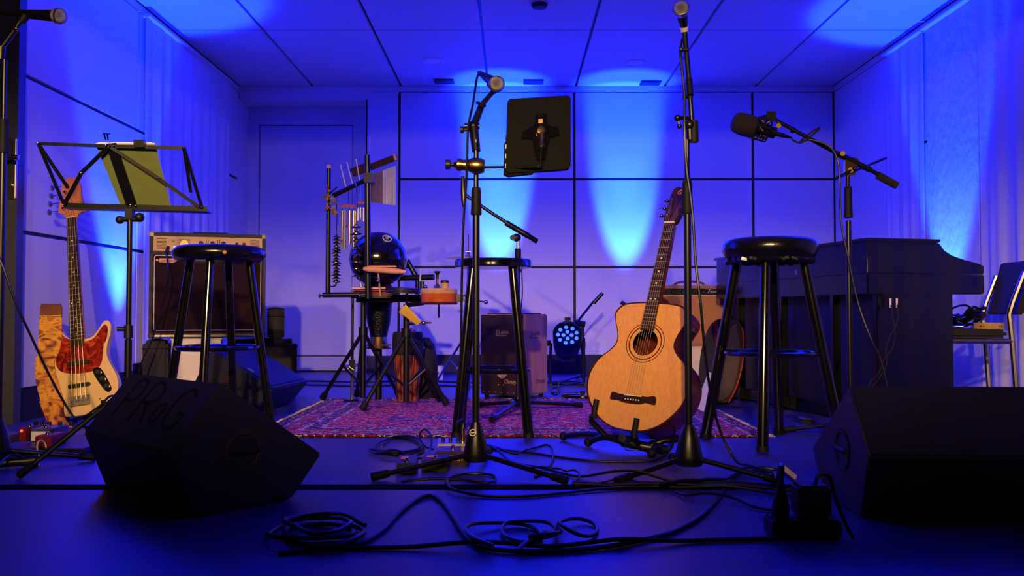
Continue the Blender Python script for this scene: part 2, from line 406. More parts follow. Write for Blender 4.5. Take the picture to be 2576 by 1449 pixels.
# dark open door standing at the left wall end
d2 = struct('door_2', MB().box(-3.3, -2.262, 3.80, 3.855, 0.0, ZC + 0.03), 'door_dark')
hp0 = PX(30, 348, 3.79); hp1 = PX(30, 500, 3.79); hx0, hx1 = PX(20, 400, 3.79).x, PX(42, 400, 3.79).x; hz = zat0 = PX(30, 400, 3.79).z
h_o = mesh_obj('handle_plate', MB().box(hx0, hx1, 3.785, 3.802, hp1.z, hp0.z), 'steel', parent=d2, bevel=0.004)
mesh_obj('lever', MB().tube([(hx0 + 0.012, 3.79, hz), (hx0 + 0.008, 3.73, hz), (hx0 - 0.02, 3.725, hz), (hx0 + 0.02, 3.715, hz), (hx0 + 0.09, 3.72, hz - 0.006)], 0.011, 10), 'steel', parent=d2)
mesh_obj('lock_cylinder', MB().cyl((hx0 + 0.015, 3.80, hz - 0.12), (hx0 + 0.015, 3.775, hz - 0.12), 0.012), 'steel', parent=d2)
# ceiling fittings
def ceil_px(px, py): return FL(px, py, ZC)
for (px, py), lb in (((1597, 158), 'round white ceiling downlight between the two bright glows at the back'), ((1090, 153), 'round white ceiling downlight beside the left back panel joint')):
    c = ceil_px(px, py); t = Thing('ceiling_downlight', lb, 'ceiling light', c)
    t.part('trim_ring', MB().lathe(c + V((0,0,0.002)), (0,0,-1), [(0.055,0),(0.088,0),(0.086,0.006),(0.07,0.012),(0.06,0.006),(0.055,0.0)], 32), 'wall_paint')
    t.part('diffuser', MB().lathe(c + V((0,0,0.001)), (0,0,-1), [(0,0),(0.062,0),(0.06,0.006),(0,0.008)], 32), 'paper')
c = ceil_px(1357, 8); t = Thing('smoke_detector', 'small round smoke detector on the blue ceiling', 'smoke detector', c)
t.part('housing', MB().lathe(c + V((0,0,0.001)), (0,0,-1), [(0,0),(0.05,0),(0.05,0.012),(0.042,0.03),(0.02,0.036),(0,0.036)], 28), 'backing')
t.part('base_ring', MB().lathe(c + V((0,0,0.001)), (0,0,-1), [(0.05,0),(0.056,0),(0.056,0.008),(0.05,0.008)], 28), 'wall_paint')
for px, py, lb in ((1117, 203, 'dark flat ceiling bracket nearest the door'), (1342, 204, 'dark flat ceiling bracket above the tablet'), (1636, 207, 'dark flat ceiling bracket beside the right glow')):
    c = ceil_px(px, py); t = Thing('ceiling_bracket', lb, 'bracket', c, 'dark brackets along the back of the ceiling')
    t.part('plate', MB().box(c.x - 0.082, c.x + 0.082, c.y - 0.06, min(c.y + 0.06, YB - 0.004), ZC - 0.014, ZC + 0.001), 'joint_black', bevel=0.003)
    for dx in (-0.03, 0.04): t.part('screw', MB().cyl((c.x + dx, c.y, ZC - 0.013), (c.x + dx, c.y, ZC - 0.017), 0.004, n=8), 'steel')

# curtains
def curtain(name, label, x, side, y0, y1, z0, z1, mat, amp, waves):
    mb = MB()
    def fn(u, v):
        y = y0 + (y1 - y0) * u; z = z1 + (z0 - z1) * v
        dd = amp * (0.35 + 0.65 * v) * (math.sin(u * waves * 2 * PI) + 0.5 * math.sin(u * waves * 4.7 * PI + 1.3) * v + 0.3 * math.sin(u * waves * 9.1 + 4 * v))
        return (x + side * (amp * 1.9 + dd), y, z)
    mb.grid(fn, int(waves * 16), 14)
    n = len(mb.v)
    mb.v += [p - V((side * 0.002, 0, 0)) for p in mb.v]; mb.f += [[i + n for i in reversed(f)] for f in list(mb.f)]
    t = Thing(name, label, 'curtain', (x + side * 0.02, (y0 + y1) / 2, z0))
    t.part('fabric', mb, mat)
    t.part('track', MB().box(min(x, x + side * 0.05), max(x, x + side * 0.05), y0, y1, z1 - 0.005, z1 + 0.012), 'wall_paint', bevel=0.002)
    return t
curtain('curtain', 'sheer white curtain on the wall behind the bass amplifier', XL, 1, 5.10, 6.62, 0.02, 2.34, 'curtain_sheer', 0.012, 9)
curtain('curtain', 'white curtain with soft folds at the far end of the piano wall', XR, -1, 5.38, 5.92, 0.02, 2.34, 'curtain_sheer', 0.010, 4)
curtain('curtain', 'crinkled white cloth lit bright blue beside the piano', XR, -1, 4.76, 5.36, 0.02, 2.34, 'curtain_crinkle', 0.006, 1.6)
curtain('curtain', 'long white curtain behind the chair at the piano', XR, -1, 2.2, 4.74, 0.02, 2.34, 'curtain_sheer', 0.012, 12)

# ================================================================== LIGHT FIXTURES
def uplight(label, loc, target, power, cone, base_r=0.085, blend=0.5, upper=None):
    """small LED can on a floor bracket; carries its own lamp; upper adds a ceiling fill spot"""
    loc = V(loc); ax = (V(target) - loc).normalized(); c = loc + V((0, 0, 0.16))
    t = Thing('led_uplight', label, 'stage light', loc, 'blue LED uplights against the walls')
    t.part('can', MB().lathe(c - ax * 0.10, ax, [(0,0),(0.045,0),(0.07,0.03),(base_r,0.10),(base_r,0.16),(base_r-0.006,0.16),(base_r-0.006,0.125),(0,0.125)], 24), 'par_black')
    t.part('lens', MB().lathe(c + ax * 0.027, ax, [(0,0),(base_r-0.008,0),(base_r-0.008,0.006),(0,0.008)], 24), 'lens_blue')
    sd = ax.cross(V((0.3,1,0.1))).normalized(); sd.z = 0; sd.normalize()
    e = base_r + 0.008
    t.part('bracket', MB().tube([c + sd*e, c + sd*e - V((0,0,0.12)), loc + sd*e*0.7 + V((0,0,0.008)), loc - sd*e*0.7 + V((0,0,0.008)), c - sd*e - V((0,0,0.12)), c - sd*e], 0.008, 8), 'par_black')
    l = spot('led_uplight_and_fill_lamp', c + ax * 0.055, V(target) + V((0,0,0.0)), power, BLUE, cone, blend, 0.05)
    if upper: spot('led_uplight_and_fill_lamp', c + ax * 0.055, V(upper), power * 0.55, BLUE, 24, 0.6, 0.05)  # added second spot, only to brighten the ceiling near the wall
    return t
uplight('blue LED uplight on the floor behind the cajon', (-0.11, 6.51, 0), (-0.11, 6.93, 1.45), 9800, 23.5, blend=0.3, upper=(-0.11, 6.83, 2.4))
uplight('blue LED uplight on the floor behind the acoustic guitar', (0.94, 6.51, 0), (0.94, 6.93, 1.45), 9800, 23.5, blend=0.3, upper=(0.94, 6.83, 2.4))
uplight('blue LED uplight on the floor between bass guitar and amplifier', (-2.10, 4.84, 0), (-2.23, 4.82, 2.2), 4200, 44, blend=0.3)
uplight('blue LED uplight on the floor behind the piano', (2.46, 5.10, 0), (2.62, 5.10, 2.2), 4200, 42, blend=0.3)
# visible LED par facing the stage
PAR_BARS = []
def led_par():
    c = PX(1428, 838, 5.75); ax = V((-0.02, -0.80, 0.60)).normalized(); fl = V((c.x + 0.02, c.y + 0.08, 0))
    t = Thing('led_par_can', 'black LED par can with glowing blue lenses on the floor by the wall', 'stage light', fl)
    t.part('can', MB().lathe(c - ax * 0.26, ax, [(0,0),(0.05,0),(0.07,0.02),(0.085,0.05),(0.09,0.09),(0.088,0.10),(0.094,0.11),(0.10,0.17),(0.102,0.26),(0.096,0.26),(0.094,0.235),(0,0.235)], 32), 'par_black')
    q = ax.to_track_quat('Z', 'Y')
    for k, (r, n) in enumerate(((0.028, 4), (0.066, 9))):
        for i in range(n):
            a = 2 * PI * i / n + k * 0.3; p = c + q @ V((r * math.cos(a), r * math.sin(a), -0.028))
            t.part('led_lens', MB().lathe(p, ax, [(0,0),(0.014,0),(0.013,0.008),(0.008,0.013),(0,0.014)], 12), 'led_blue')
    sd = V((1, 0, 0))
    mb = MB()
    for s in (-1, 1):
        mb.tube([c - ax*0.12 + sd*0.112*s, c - ax*0.12 + sd*0.118*s - V((0,0,0.10)), V((c.x + 0.118*s, fl.y, 0.012))], 0.010, 8)
    mb.tube([V((c.x - 0.118, fl.y, 0.012)), V((c.x + 0.118, fl.y, 0.012))], 0.010, 8)
    mb.tube([V((c.x - 0.118, fl.y - 0.1, 0.012)), V((c.x - 0.118, fl.y + 0.12, 0.012))], 0.010, 8).tube([V((c.x + 0.118, fl.y - 0.1, 0.012)), V((c.x + 0.118, fl.y + 0.12, 0.012))], 0.010, 8)
    t.part('yoke', mb, 'par_black')
    for s in (-1, 1): PAR_BARS.append((V((c.x + 0.118*s, fl.y - 0.1, 0.012)), V((c.x + 0.118*s, fl.y + 0.12, 0.012))))
    PAR_BARS.append((V((c.x - 0.118, fl.y, 0.012)), V((c.x + 0.118, fl.y, 0.012))))
    t.part('clamp_knob', MB().cyl(c - ax*0.12 - sd*0.115, c - ax*0.12 - sd*0.145, 0.02, n=10), 'black_plastic')
    t.part('frame_clip', MB().box(c.x - 0.02, c.x + 0.02, c.y - 0.02, c.y + 0.03, c.z + 0.085, c.z + 0.11), 'par_black', bevel=0.003)
    spot('led_par_lamp', c + ax * 0.02, c + ax * 2, 300, BLUE, 50, 0.6, 0.06)
led_par()

# ================================================================== RUG
rx0, rx1, ry0, ry1 = -1.06, 1.04, 3.42, 4.86
rc = V(((rx0 + rx1) / 2, (ry0 + ry1) / 2, 0))
rug = Thing('rug', 'red and navy Persian rug with cream fringed ends under the percussion', 'rug', rc)
def rugf(u, v):
    x = rx0 + (rx1 - rx0) * u; y = ry0 + (ry1 - ry0) * v
    return (x, y, 0.0075 + 0.001 * math.sin(x * 5) * math.sin(y * 4))
rm = MB().grid(rugf, 40, 28); n = len(rm.v)
rm.add([(p.x, p.y, 0.001) for p in list(rm.v)], [list(reversed(f)) for f in rm.f])
for a, b in (((0, 0), (1, 0)), ((1, 0), (1, 1)), ((1, 1), (0, 1)), ((0, 1), (0, 0))):
    pts = [rugf(a[0] + (b[0] - a[0]) * i / 20, a[1] + (b[1] - a[1]) * i / 20) for i in range(21)]
    rm.tube(pts, 0.004, 6)
rug.part('pile', rm, 'rug_pattern')
for sgn, x in ((-1, rx0), (1, rx1)):
    mb = MB()
    for i in range(150):
        y = ry0 + (ry1 - ry0) * (i + 0.5) / 150; dx = 0.028 + 0.014 * random.random(); dy = random.uniform(-0.012, 0.012)
        mb.tube([(x, y, 0.006), (x + sgn * dx * 0.5, y + dy * 0.3, 0.0045), (x + sgn * dx, y + dy, 0.003)], 0.0018, 4)
    rug.part('fringe', mb, 'fringe_cream', kind='stuff', label='cream fringe')

# ================================================================== WEDGE MONITORS
def wedge(name, label, apex, u, sec, length, extras=None):
    """sec: cross-section (v, z); apex xy of the near end; u: axis direction"""
    u = V((u[0], u[1], 0)).normalized(); v = V((u.y, -u.x, 0))
    if extras and extras.get('flip'): v = -v
    o = V((apex[0], apex[1], 0)); t = Thing(name, label, 'speaker', o + u * length / 2)
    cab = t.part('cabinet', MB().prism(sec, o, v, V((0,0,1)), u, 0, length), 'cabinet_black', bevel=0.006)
    ap, lo = V((sec[3][0], sec[3][1])), V((sec[2][0], sec[2][1]))   # apex, lower front edge of baffle
    bd = (lo - ap); L = bd.length; bd.normalize()
    B = v * bd.x + V((0,0,1)) * bd.y; Nn = V((0,0,1)) * bd.x * 1.0 - v * bd.y
    if Nn.z < 0: Nn = -Nn
    A3 = o + v * ap.x + V((0,0,1)) * ap.y
    t.part('grille', MB(frame(A3, u, B, Nn)).box(0.025, length - 0.025, 0.02, L - 0.02, -0.002, 0.005), 'grille_black', bevel=0.003)
    for e, s in ((0.0, -1), (length, 1)):
        c = o + u * e + v * (sec[3][0] * 0.4 + 0.06) + V((0, 0, 0.15))
        hn = t.part('handle_cup', MB(frame(c, v, V((0,0,1)), u * s)).lathe((0,0,-0.03), (0,0,1), [(0,0),(0.035,0.0),(0.046,0.031),(0.056,0.0325),(0.056,0.034),(0.044,0.034),(0.03,0.008),(0,0.008)], 24), 'grille_black')
        t.part('grip', MB().cyl(c - v * 0.042 + u * s * 0.0025, c + v * 0.042 + u * s * 0.0025, 0.008, n=10), 'rubber', parent=hn)
    for vv in (sec[0][0] + 0.04, sec[1][0] - 0.04):
        for e in (0.06, length - 0.06):
            t.part('foot', MB().cyl(o + u * e + v * vv + V((0,0,0.004)), o + u * e + v * vv - V((0,0,0.0)), 0.016, n=12), 'rubber')
    return t, o, u, v
SEC = [(-0.07, 0.002), (0.205, 0.002), (0.301, 0.113), (0.0, 0.33), (-0.135, 0.167)]
a1 = PX(560, 962, 2.14); a2 = PX(330, 935, 2.52)
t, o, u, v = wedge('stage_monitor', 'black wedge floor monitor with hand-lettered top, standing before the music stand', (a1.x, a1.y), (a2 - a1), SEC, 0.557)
# hand lettering on the rear panel
pA = o + V((0,0,1)) * 0.33; dn = (v * -0.135 + V((0,0,1)) * (0.167 - 0.33)).normalized(); nr = u.cross(dn)
if nr.z < 0: nr = -nr
def on(a, b): return pA + u * a + dn * b + nr * 0.0012
letters = [[(.46,.145),(.455,.03),(.40,.025),(.385,.06),(.40,.085),(.455,.09)], [(.345,.15),(.34,.03),(.28,.03),(.265,.06),(.285,.085),(.335,.09)], [(.31,.09),(.265,.15)],
           [(.23,.09),(.20,.085),(.19,.11),(.205,.14),(.23,.135),(.235,.11),(.23,.09)], [(.075,.05),(.11,.03),(.145,.045),(.16,.09),(.145,.14),(.105,.15),(.08,.135),(.08,.105),(.11,.105)]]
for st in letters:
    mb = MB()
    pts = catmull([on(a, b) for a, b in st], 5)
    for p, q in zip(pts, pts[1:]):
        d = (q - p); sd = d.cross(nr).normalized() * 0.0055
        mb.add([p + sd, q + sd, q - sd, p - sd], [(0,1,2,3)])
    t.part('painted_letter', mb, 'ink_black')
t.part('jack_plate', MB(frame(o + u * 0.28 + v * -0.10 + V((0,0,0.09)), u, V((0,0,1)).cross(u) * 0 + (V((0,0,1)) * 0.165 + v * -0.065), v * -0.165 + V((0,0,-1)) * 0.065)).box(-0.06, 0.06, -0.035, 0.035, 0.0, 0.004), 'black_plastic', bevel=0.002)
# right foreground monitor
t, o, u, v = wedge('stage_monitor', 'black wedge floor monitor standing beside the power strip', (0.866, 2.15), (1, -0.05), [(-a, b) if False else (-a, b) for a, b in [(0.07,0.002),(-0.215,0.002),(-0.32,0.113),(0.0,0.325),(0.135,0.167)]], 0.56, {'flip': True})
mb = MB()
for k, (du, dz, w_, h_) in enumerate(((0.075, 0.10, 0.03, 0.02), (0.19, 0.11, 0.024, 0.02), (0.26, 0.125, 0.012, 0.03))):
    t.part('connector', MB(frame(o + u * du + v * (-0.07 - 0.065 * dz / 0.167) + V((0, 0, dz)), u, V((0,0,1)) * 0.165 + v * -0.065, v * -0.165 + V((0,0,-1)) * 0.065)).box(-w_/2, w_/2, -h_/2, h_/2, 0, 0.004), 'black_plastic', bevel=0.0015)
# monitor behind the left stool
SEC3 = [(-0.02, 0.002), (0.22, 0.002), (0.33, 0.13), (0.0, 0.32), (-0.10, 0.13)]
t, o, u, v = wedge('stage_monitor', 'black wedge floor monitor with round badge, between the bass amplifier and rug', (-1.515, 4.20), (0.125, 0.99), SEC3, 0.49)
c = o + v * 0.10 + V((0,0,0.145)) - u * 0.001
t.part('emblem', MB(frame(c, v, V((0,0,1)), -u)).plate(circ(0, 0, 0.048), circ(0.004, -0.004, 0.026), (0,0,0), (1,0,0), (0,1,0), (0,0,1), 0, 0.002), 'dark_wood', label='dim round printed emblem')
bd = V((0.33, -0.19)).normalized(); B = v * bd.x + V((0,0,1)) * bd.y; Nn = u.cross(B); Nn = Nn if Nn.z > 0 else -Nn
bp = o + V((0,0,0.32)) + B * 0.215 + u * 0.055 + Nn * 0.004
bdg = t.part('badge', MB(frame(bp, u, B, Nn)).box(-0.012, 0.012, -0.022, 0.022, 0, 0.004), 'pedal_blue', bevel=0.001)
for k in range(4): t.part('stroke', MB(frame(bp, u, B, Nn)).box(-0.008, 0.008, -0.018 + k * 0.010, -0.013 + k * 0.010, 0.0035, 0.005), 'ink_white', parent=bdg)

# ================================================================== STOOLS
def stool(label, c, H, rs, rt, rb, ang, ring_z, ring_r, padded, leg_r=0.019, lift=0.0):
    c = V((c[0], c[1], lift)); t = Thing('bar_stool', label, 'stool', c, 'black bar stools on the stage')
    if padded == 1:   # rounded vinyl seat
        th = 0.062; prof = [(0,-th),(rs*0.86,-th),(rs*0.95,-th+0.008),(rs,-th*0.62),(rs*1.0,-th*0.4),(rs*0.95,-0.010),(rs*0.85,-0.002),(rs*0.5,0.002),(0,0.003)]
    elif padded == 2:
        th = 0.085; prof = [(0,-th),(rs*0.80,-th),(rs*0.93,-th+0.012),(rs,-th*0.55),(rs*0.985,-th*0.25),(rs*0.93,-0.008),(rs*0.8,0.0),(rs*0.4,0.004),(0,0.004)]
    else:
        th = 0.034; prof = [(0,-th),(rs*0.97,-th),(rs,-th+0.004),(rs,-0.006),(rs*0.975,0),(0,0)]
    seat = t.part('seat', MB().lathe(c + V((0,0,H)), (0,0,1), prof, 48), 'vinyl_black' if padded else 'gloss_black')
    if padded == 2:   # gathered vinyl edge underneath
        mb = MB(); n = 60
        mb.tube([c + V(((rs*0.86 + 0.006 * math.sin(i*3.7)) * math.cos(2*PI*i/n), (rs*0.86 + 0.006*math.sin(i*3.7)) * math.sin(2*PI*i/n), H - th + 0.004*math.cos(i*2.3))) for i in range(n)], 0.012, 6, True)
        t.part('gathered_edge', mb, 'vinyl_black', parent=seat)
    if padded == 1:
        t.part('worn_patch', MB().ball(c + V((rs*0.42, -rs*0.90, H - 0.035)), 0.008, 10), 'hide', parent=seat, label='pale worn spot')
    for k in range(4):
        a = ang + k * PI / 2; d = V((math.cos(a), math.sin(a), 0))
        p0, p1 = c + d * rt + V((0,0,H - th + 0.004)), c + d * rb + V((0,0,0.004))
        lg = t.part('leg', MB().cyl(p0, p1, leg_r * 0.95, leg_r, 14), 'gloss_black')
        t.part('foot_cap', MB().cyl(p1 + (p0 - p1).normalized() * 0.016, V((p1.x, p1.y, lift)), leg_r * 1.08, leg_r * 1.08, 14), 'rubber', parent=lg)
    t.part('foot_ring', MB().torus(c + V((0,0,ring_z)), (0,0,1), ring_r, 0.0095, 40, 8), 'gloss_black')
    return t
sl = PX(553, 640, 3.30); sr = PX(1936, 640, 3.27); sm = PX(1241, 665, 3.50)
stool('black bar stool with rounded seat in front of the bass amplifier', (sl.x, sl.y), 0.772, 0.178, 0.115, 0.215, math.radians(-88), 0.372, 0.158, 1, 0.017)
stool('black bar stool with thick padded seat beside the piano', (sr.x, sr.y), 0.792, 0.182, 0.125, 0.255, math.radians(-114), 0.346, 0.172, 2, 0.021, 0.006)
stool('black bar stool with thin flat seat in front of the cajon', (sm.x, sm.y), 0.722, 0.161, 0.115, 0.205, math.radians(45), 0.262, 0.150, 0, 0.020, 0.009)

# ================================================================== MICROPHONE STANDS
OBST = []      # low tube samples (point, radius) that floor cables must climb over
def low_tube(p0, p1, r, zmax=0.034):
    p0, p1 = V(p0), V(p1); n = max(2, int((p1 - p0).length / 0.006))
    for i in range(n + 1):
        p = p0.lerp(p1, i / n)
        if p.z - r < zmax - 0.012: OBST.append((p, r))
def mic_stand(label, c, legs, rl, tube_top, clutch, thin_top, rb=0.040, rt=0.0115, rtu=0.008):
    c = V((c[0], c[1], 0)); t = Thing('microphone_stand', label, 'microphone stand', c)
    t.part('hub', MB().lathe(c + V((0,0,0.035)), (0,0,1), [(0,0),(rb*0.9,0),(rb,0.012),(rb*0.97,0.03),(rb*0.7,0.085),(rb*0.45,0.115),(rt*1.3,0.125),(0,0.125)], 24), 'black_metal')
    for a in legs:
        d = V((math.cos(a), math.sin(a), 0)); p0, p1 = c + d * rb * 0.5 + V((0,0,0.058)), c + d * rl + V((0,0,0.014))
        lg = t.part('leg', MB().cyl(p0, p1, 0.0085, n=10), 'black_metal')
        q = (p0 - p1).normalized()
        t.part('rubber_foot', MB().cyl(p1 + q * 0.045, p1 - q * 0.008, 0.012, 0.0135, 10), 'rubber', parent=lg)
        low_tube(p1 + q * 0.045, p1 - q * 0.012, 0.0138); low_tube(p1 + q * 0.045, p0, 0.0088)
    t.part('lower_tube', MB().cyl(c + V((0,0,0.14)), c + V((0,0,tube_top)), rt, n=12), 'black_metal')
    t.part('clutch', MB().lathe(c + V((0,0,clutch[0])), (0,0,1), [(0,0),(0.0165,0),(0.018,0.006),(0.0165,0.03),(0.0155,clutch[1]-clutch[0]-0.01),(0.0135,clutch[1]-clutch[0]),(0,clutch[1]-clutch[0])], 16), 'rubber')
    t.part('upper_tube', MB().cyl(c + V((0,0,clutch[1]-0.01)), c + V((0,0,thin_top)), rtu, n=12), 'black_metal')
    return t
def zat(py, Y): return PX(1288, py, Y).z
def hand_mic(label, head, tail, group=None):
    """dynamic vocal microphone: ball grille at head, body tapering to tail"""
    head, tail = V(head), V(tail); ax = (head - tail).normalized(); L = (head - tail).length
    t = Thing('microphone', label, 'microphone', tail)
    t.part('body', MB().lathe(tail, ax, [(0,0),(0.011,0),(0.0115,0.005),(0.0185,L-0.04),(0.0185,L-0.022),(0,L-0.022)], 20), 'black_metal')
    gr = t.part('grille', MB().lathe(tail + ax * (L - 0.024), ax, [(0.017,0),(0.0245,0.010),(0.0255,0.022),(0.022,0.036),(0.013,0.044),(0,0.047)], 20), 'mic_grille')
    t.part('grille_band', MB().lathe(tail + ax * (L - 0.004), ax, [(0.0245,0),(0.027,0.001),(0.027,0.006),(0.0245,0.007)], 20), 'steel', parent=gr)
    t.part('connector', MB().lathe(tail - ax * 0.055, ax, [(0,0),(0.004,0),(0.007,0.02),(0.0095,0.024),(0.0095,0.056),(0,0.056)], 14), 'black_metal')
    return t
YC = 2.69
cst = PX(1197, 1100, YC); cst = V((cst.x, YC, 0))
st = mic_stand('black tripod microphone stand holding a tablet, beside the effect pedals', cst, [math.radians(a) for a in (-154, -36, 84)], 0.335, zat(540, YC), (zat(541, YC), zat(472, YC)), zat(352, YC))
st.part('badge', MB(frame(cst + V((-0.008, -0.034, 0.13)), (1,0,0), (0,0.3,1), (0,-1,0.3))).plate(circ(0,0,0.0115), circ(0,0,0.008), (0,0,0), (1,0,0), (0,1,0), (0,0,1), 0, 0.002).box(-0.006,0.006,-0.002,0.002,0,0.002), 'dull_steel', label='round metal badge')
j0 = PX(1198, 365, YC); j1 = PX(1191, 318, YC + 0.02); j2 = PX(1213, 262, YC + 0.05); j3 = PX(1243, 228, YC + 0.08)
st.part('swivel', MB().cyl(j0 - V((0,0,0.02)), j1, 0.014, 0.016, 12).ball(j1, 0.019, 12).cyl(j1 + V((-0.03, 0, 0)), j1 + V((0.02,0,0)), 0.010, n=10), 'black_metal')
st.part('wing_knob', MB().lathe(j1 + V((-0.045, -0.005, -0.012)), (1,0,0), [(0,0),(0.011,0.003),(0.012,0.012),(0.006,0.016),(0.006,0.03),(0,0.03)], 12), 'black_plastic')
st.part('short_boom', MB().cyl(j1, j2, 0.013, 0.011, 12).cyl(j2, j3, 0.009, 0.008, 12).ball(j3, 0.012, 10), 'black_metal')
st.part('cable_clip', MB().torus(PX(1210, 262, YC), (0.4,0,1), 0.016, 0.003, 16, 6), 'black_plastic')
m_head = PX(1257, 214, YC + 0.16); m_tail = PX(1219, 196, YC - 0.0)
m_head = PX(1250, 212, YC + 0.02); m_tail = PX(1216, 190, YC + 0.13)
hand_mic('black vocal microphone clipped above the tablet', m_head, m_tail)
st.part('mic_clip', MB().cyl(j3, (m_head*0.45 + m_tail*0.55) - V((0,0,0.012)), 0.009, 0.012, 10), 'black_plastic')
# tablet, its holder and clamp
tq = [PX(1272, 438, 2.70), PX(1435, 426, 2.73), PX(1442, 240, 2.79), PX(1276, 252, 2.76)]
xd = (tq[1] - tq[0]).normalized(); yd = (tq[3] - tq[0]).normalized(); zd = xd.cross(yd).normalized()   # zd towards the camera
W, Hh = (tq[1] - tq[0]).length, ((tq[3] - tq[0]).length + (tq[2] - tq[1]).length) / 2
TM = frame(tq[0], xd, yd, zd)
def rrect(x0, x1, y0, y1, r, k=5):
    out = []
    for cx, cy, a0 in ((x1-r,y0+r,-PI/2),(x1-r,y1-r,0),(x0+r,y1-r,PI/2),(x0+r,y0+r,PI)):
        out += [(cx + r*math.cos(a0 + PI/2*i/k), cy + r*math.sin(a0 + PI/2*i/k)) for i in range(k+1)]
    return out
tab = Thing('tablet', 'black tablet in a rugged case clamped to the centre stand', 'tablet', tq[0] + xd * W / 2)
case = tab.part('case', MB(TM).prism(rrect(0, W, 0, Hh, 0.014), (0,0,0), (1,0,0), (0,1,0), (0,0,1), -0.010, 0.006), 'case_black', bevel=0.003)
tab.part('screen', MB(TM).box(0.014, W-0.014, 0.014, Hh-0.014, -0.0112, -0.0098), 'gloss_black')
tab.part('camera_lens', MB(TM).cyl((0.014, Hh-0.028, 0.005), (0.014, Hh-0.028, 0.0085), 0.005, n=12), 'chrome', parent=case)
for k in range(4): tab.part('side_button', MB(TM).box(-0.003, 0.004, 0.02 + k*0.034, 0.036 + k*0.034, -0.006, 0.004), 'silver_tube' if k < 3 else 'black_plastic', parent=case, bevel=0.001)
tab.part('edge_bumper', MB(TM).prism([(-0.006, 0.0), (0.01, -0.008), (0.09, -0.005), (0.10, 0.01), (0.01, 0.01), (0.005, 0.13), (-0.006, 0.11)], (0,0,0), (1,0,0), (0,1,0), (0,0,1), -0.014, 0.0), 'case_black', bevel=0.002)
hc = (W * 0.52, Hh * 0.47)
hold = Thing('tablet_holder', 'black swivel tablet holder arm with brass-coloured clamp on the centre stand', 'tablet holder', tq[0] + xd * hc[0])
hold.part('bracket', MB(TM).prism([(hc[0]-0.016,hc[1]+0.075),(hc[0]+0.02,hc[1]+0.075),(hc[0]+0.022,hc[1]+0.035),(hc[0]+0.06,hc[1]+0.02),(hc[0]+0.065,hc[1]-0.005),(hc[0]+0.03,hc[1]-0.012),(hc[0]+0.015,hc[1]-0.09),(hc[0]-0.012,hc[1]-0.09),(hc[0]-0.028,hc[1]-0.012),(hc[0]-0.062,hc[1]-0.008),(hc[0]-0.06,hc[1]+0.016),(hc[0]-0.022,hc[1]+0.035)], (0,0,0), (1,0,0), (0,1,0), (0,0,1), 0.006, 0.016), 'gloss_black', bevel=0.002)
hold.part('maker_plate', MB(TM).box(hc[0]-0.008, hc[0]+0.006, hc[1]+0.04, hc[1]+0.055, 0.0155, 0.017), 'ink_tan')
hold.part('ball_joint', MB(TM).lathe((hc[0], hc[1]+0.01, 0.014), (0,0,1), [(0,0),(0.018,0),(0.018,0.008),(0.013,0.014),(0,0.016)], 18).lathe((hc[0]+0.002, hc[1]-0.055, 0.03), (0,1,0.0), [(0,0),(0.011,0),(0.011,0.012),(0.008,0.018),(0.010,0.04),(0.007,0.055),(0,0.055)], 14), 'brass')
e0 = TM @ V((hc[0], 0.008, 0.03)); cl = cst + V((0, 0, zat(420, YC)))
hold.part('arm', MB().tube([TM @ V((hc[0]+0.002, hc[1]-0.05, 0.03)), TM @ V((hc[0], 0.03, 0.03)), e0, e0 + V((-0.02,0,-0.003)), V((cl.x + 0.02, cl.y + 0.03, e0.z)), V((cl.x + 0.01, cl.y + 0.022, e0.z))], 0.0045, 8), 'black_metal')
cz = zat(416, YC)
hold.part('clamp', MB().lathe(V((cl.x - 0.072, YC - 0.015, cz)), (1,0,-0.06), [(0,0),(0.008,0),(0.012,0.006),(0.020,0.012),(0.021,0.02),(0.017,0.03),(0.02,0.05),(0.026,0.062),(0.026,0.085),(0.020,0.10),(0,0.10)], 18), 'brass')
hold.part('clamp_knob', MB().lathe(V((cl.x - 0.098, YC - 0.015, cz)), (1,0,0), [(0,0),(0.015,0),(0.016,0.004),(0.015,0.015),(0.006,0.018),(0.006,0.03),(0,0.03)], 16), 'black_plastic')

# right vocal stand
YR = 2.62
rst = PX(1733, 1150, YR); rst = V((rst.x, YR, 0))
st = mic_stand('tall black tripod microphone stand in front of the acoustic guitar', rst, [math.radians(a) for a in (-150, -31, 90)], 0.275, zat(540, YR), (zat(538, YR), zat(455, YR)), zat(352, YR), rb=0.044)
b0, b1, b2, b3 = PX(1746, 358, YR), PX(1740, 300, YR), PX(1732, 190, YR + 0.02), PX(1722, 78, YR + 0.04)
st.part('swivel', MB().ball(PX(1735, 315, YR), 0.018, 12).cyl(PX(1736, 352, YR), PX(1735, 318, YR), 0.012, n=12), 'black_metal')
st.part('t_handle', MB().tube([PX(1735, 297, YR), PX(1706, 297, YR - 0.01)], 0.006, 8).ball(PX(1704, 297, YR - 0.01), 0.011, 10).tube([PX(1706, 297, YR - 0.01), PX(1709, 316, YR - 0.01)], 0.004, 6).ball(PX(1709, 318, YR - 0.01), 0.008, 10), 'black_metal')
st.part('counter_grip', MB().cyl(b0, PX(1745, 305, YR), 0.014, n=14), 'rubber')
st.part('boom', MB().tube([b0, b1, b2, b3], 0.0085, 10).tube([PX(1736, 240, YR), PX(1733, 200, YR + 0.015)], 0.012, 10), 'black_metal')
for py, dx in ((125, -12), (244, -17)):
    p = PX(1727 + (py - 125) * 0.08, py, YR + 0.02)
    st.part('clip_knob', MB().lathe(p - V((0.024, 0, 0)), (1,0,0), [(0,0),(0.010,0.001),(0.011,0.008),(0.006,0.012),(0.006,0.026),(0,0.026)], 12), 'black_plastic')
mh, mt = PX(1713, 22, YR - 0.03), PX(1723, 80, YR + 0.06)
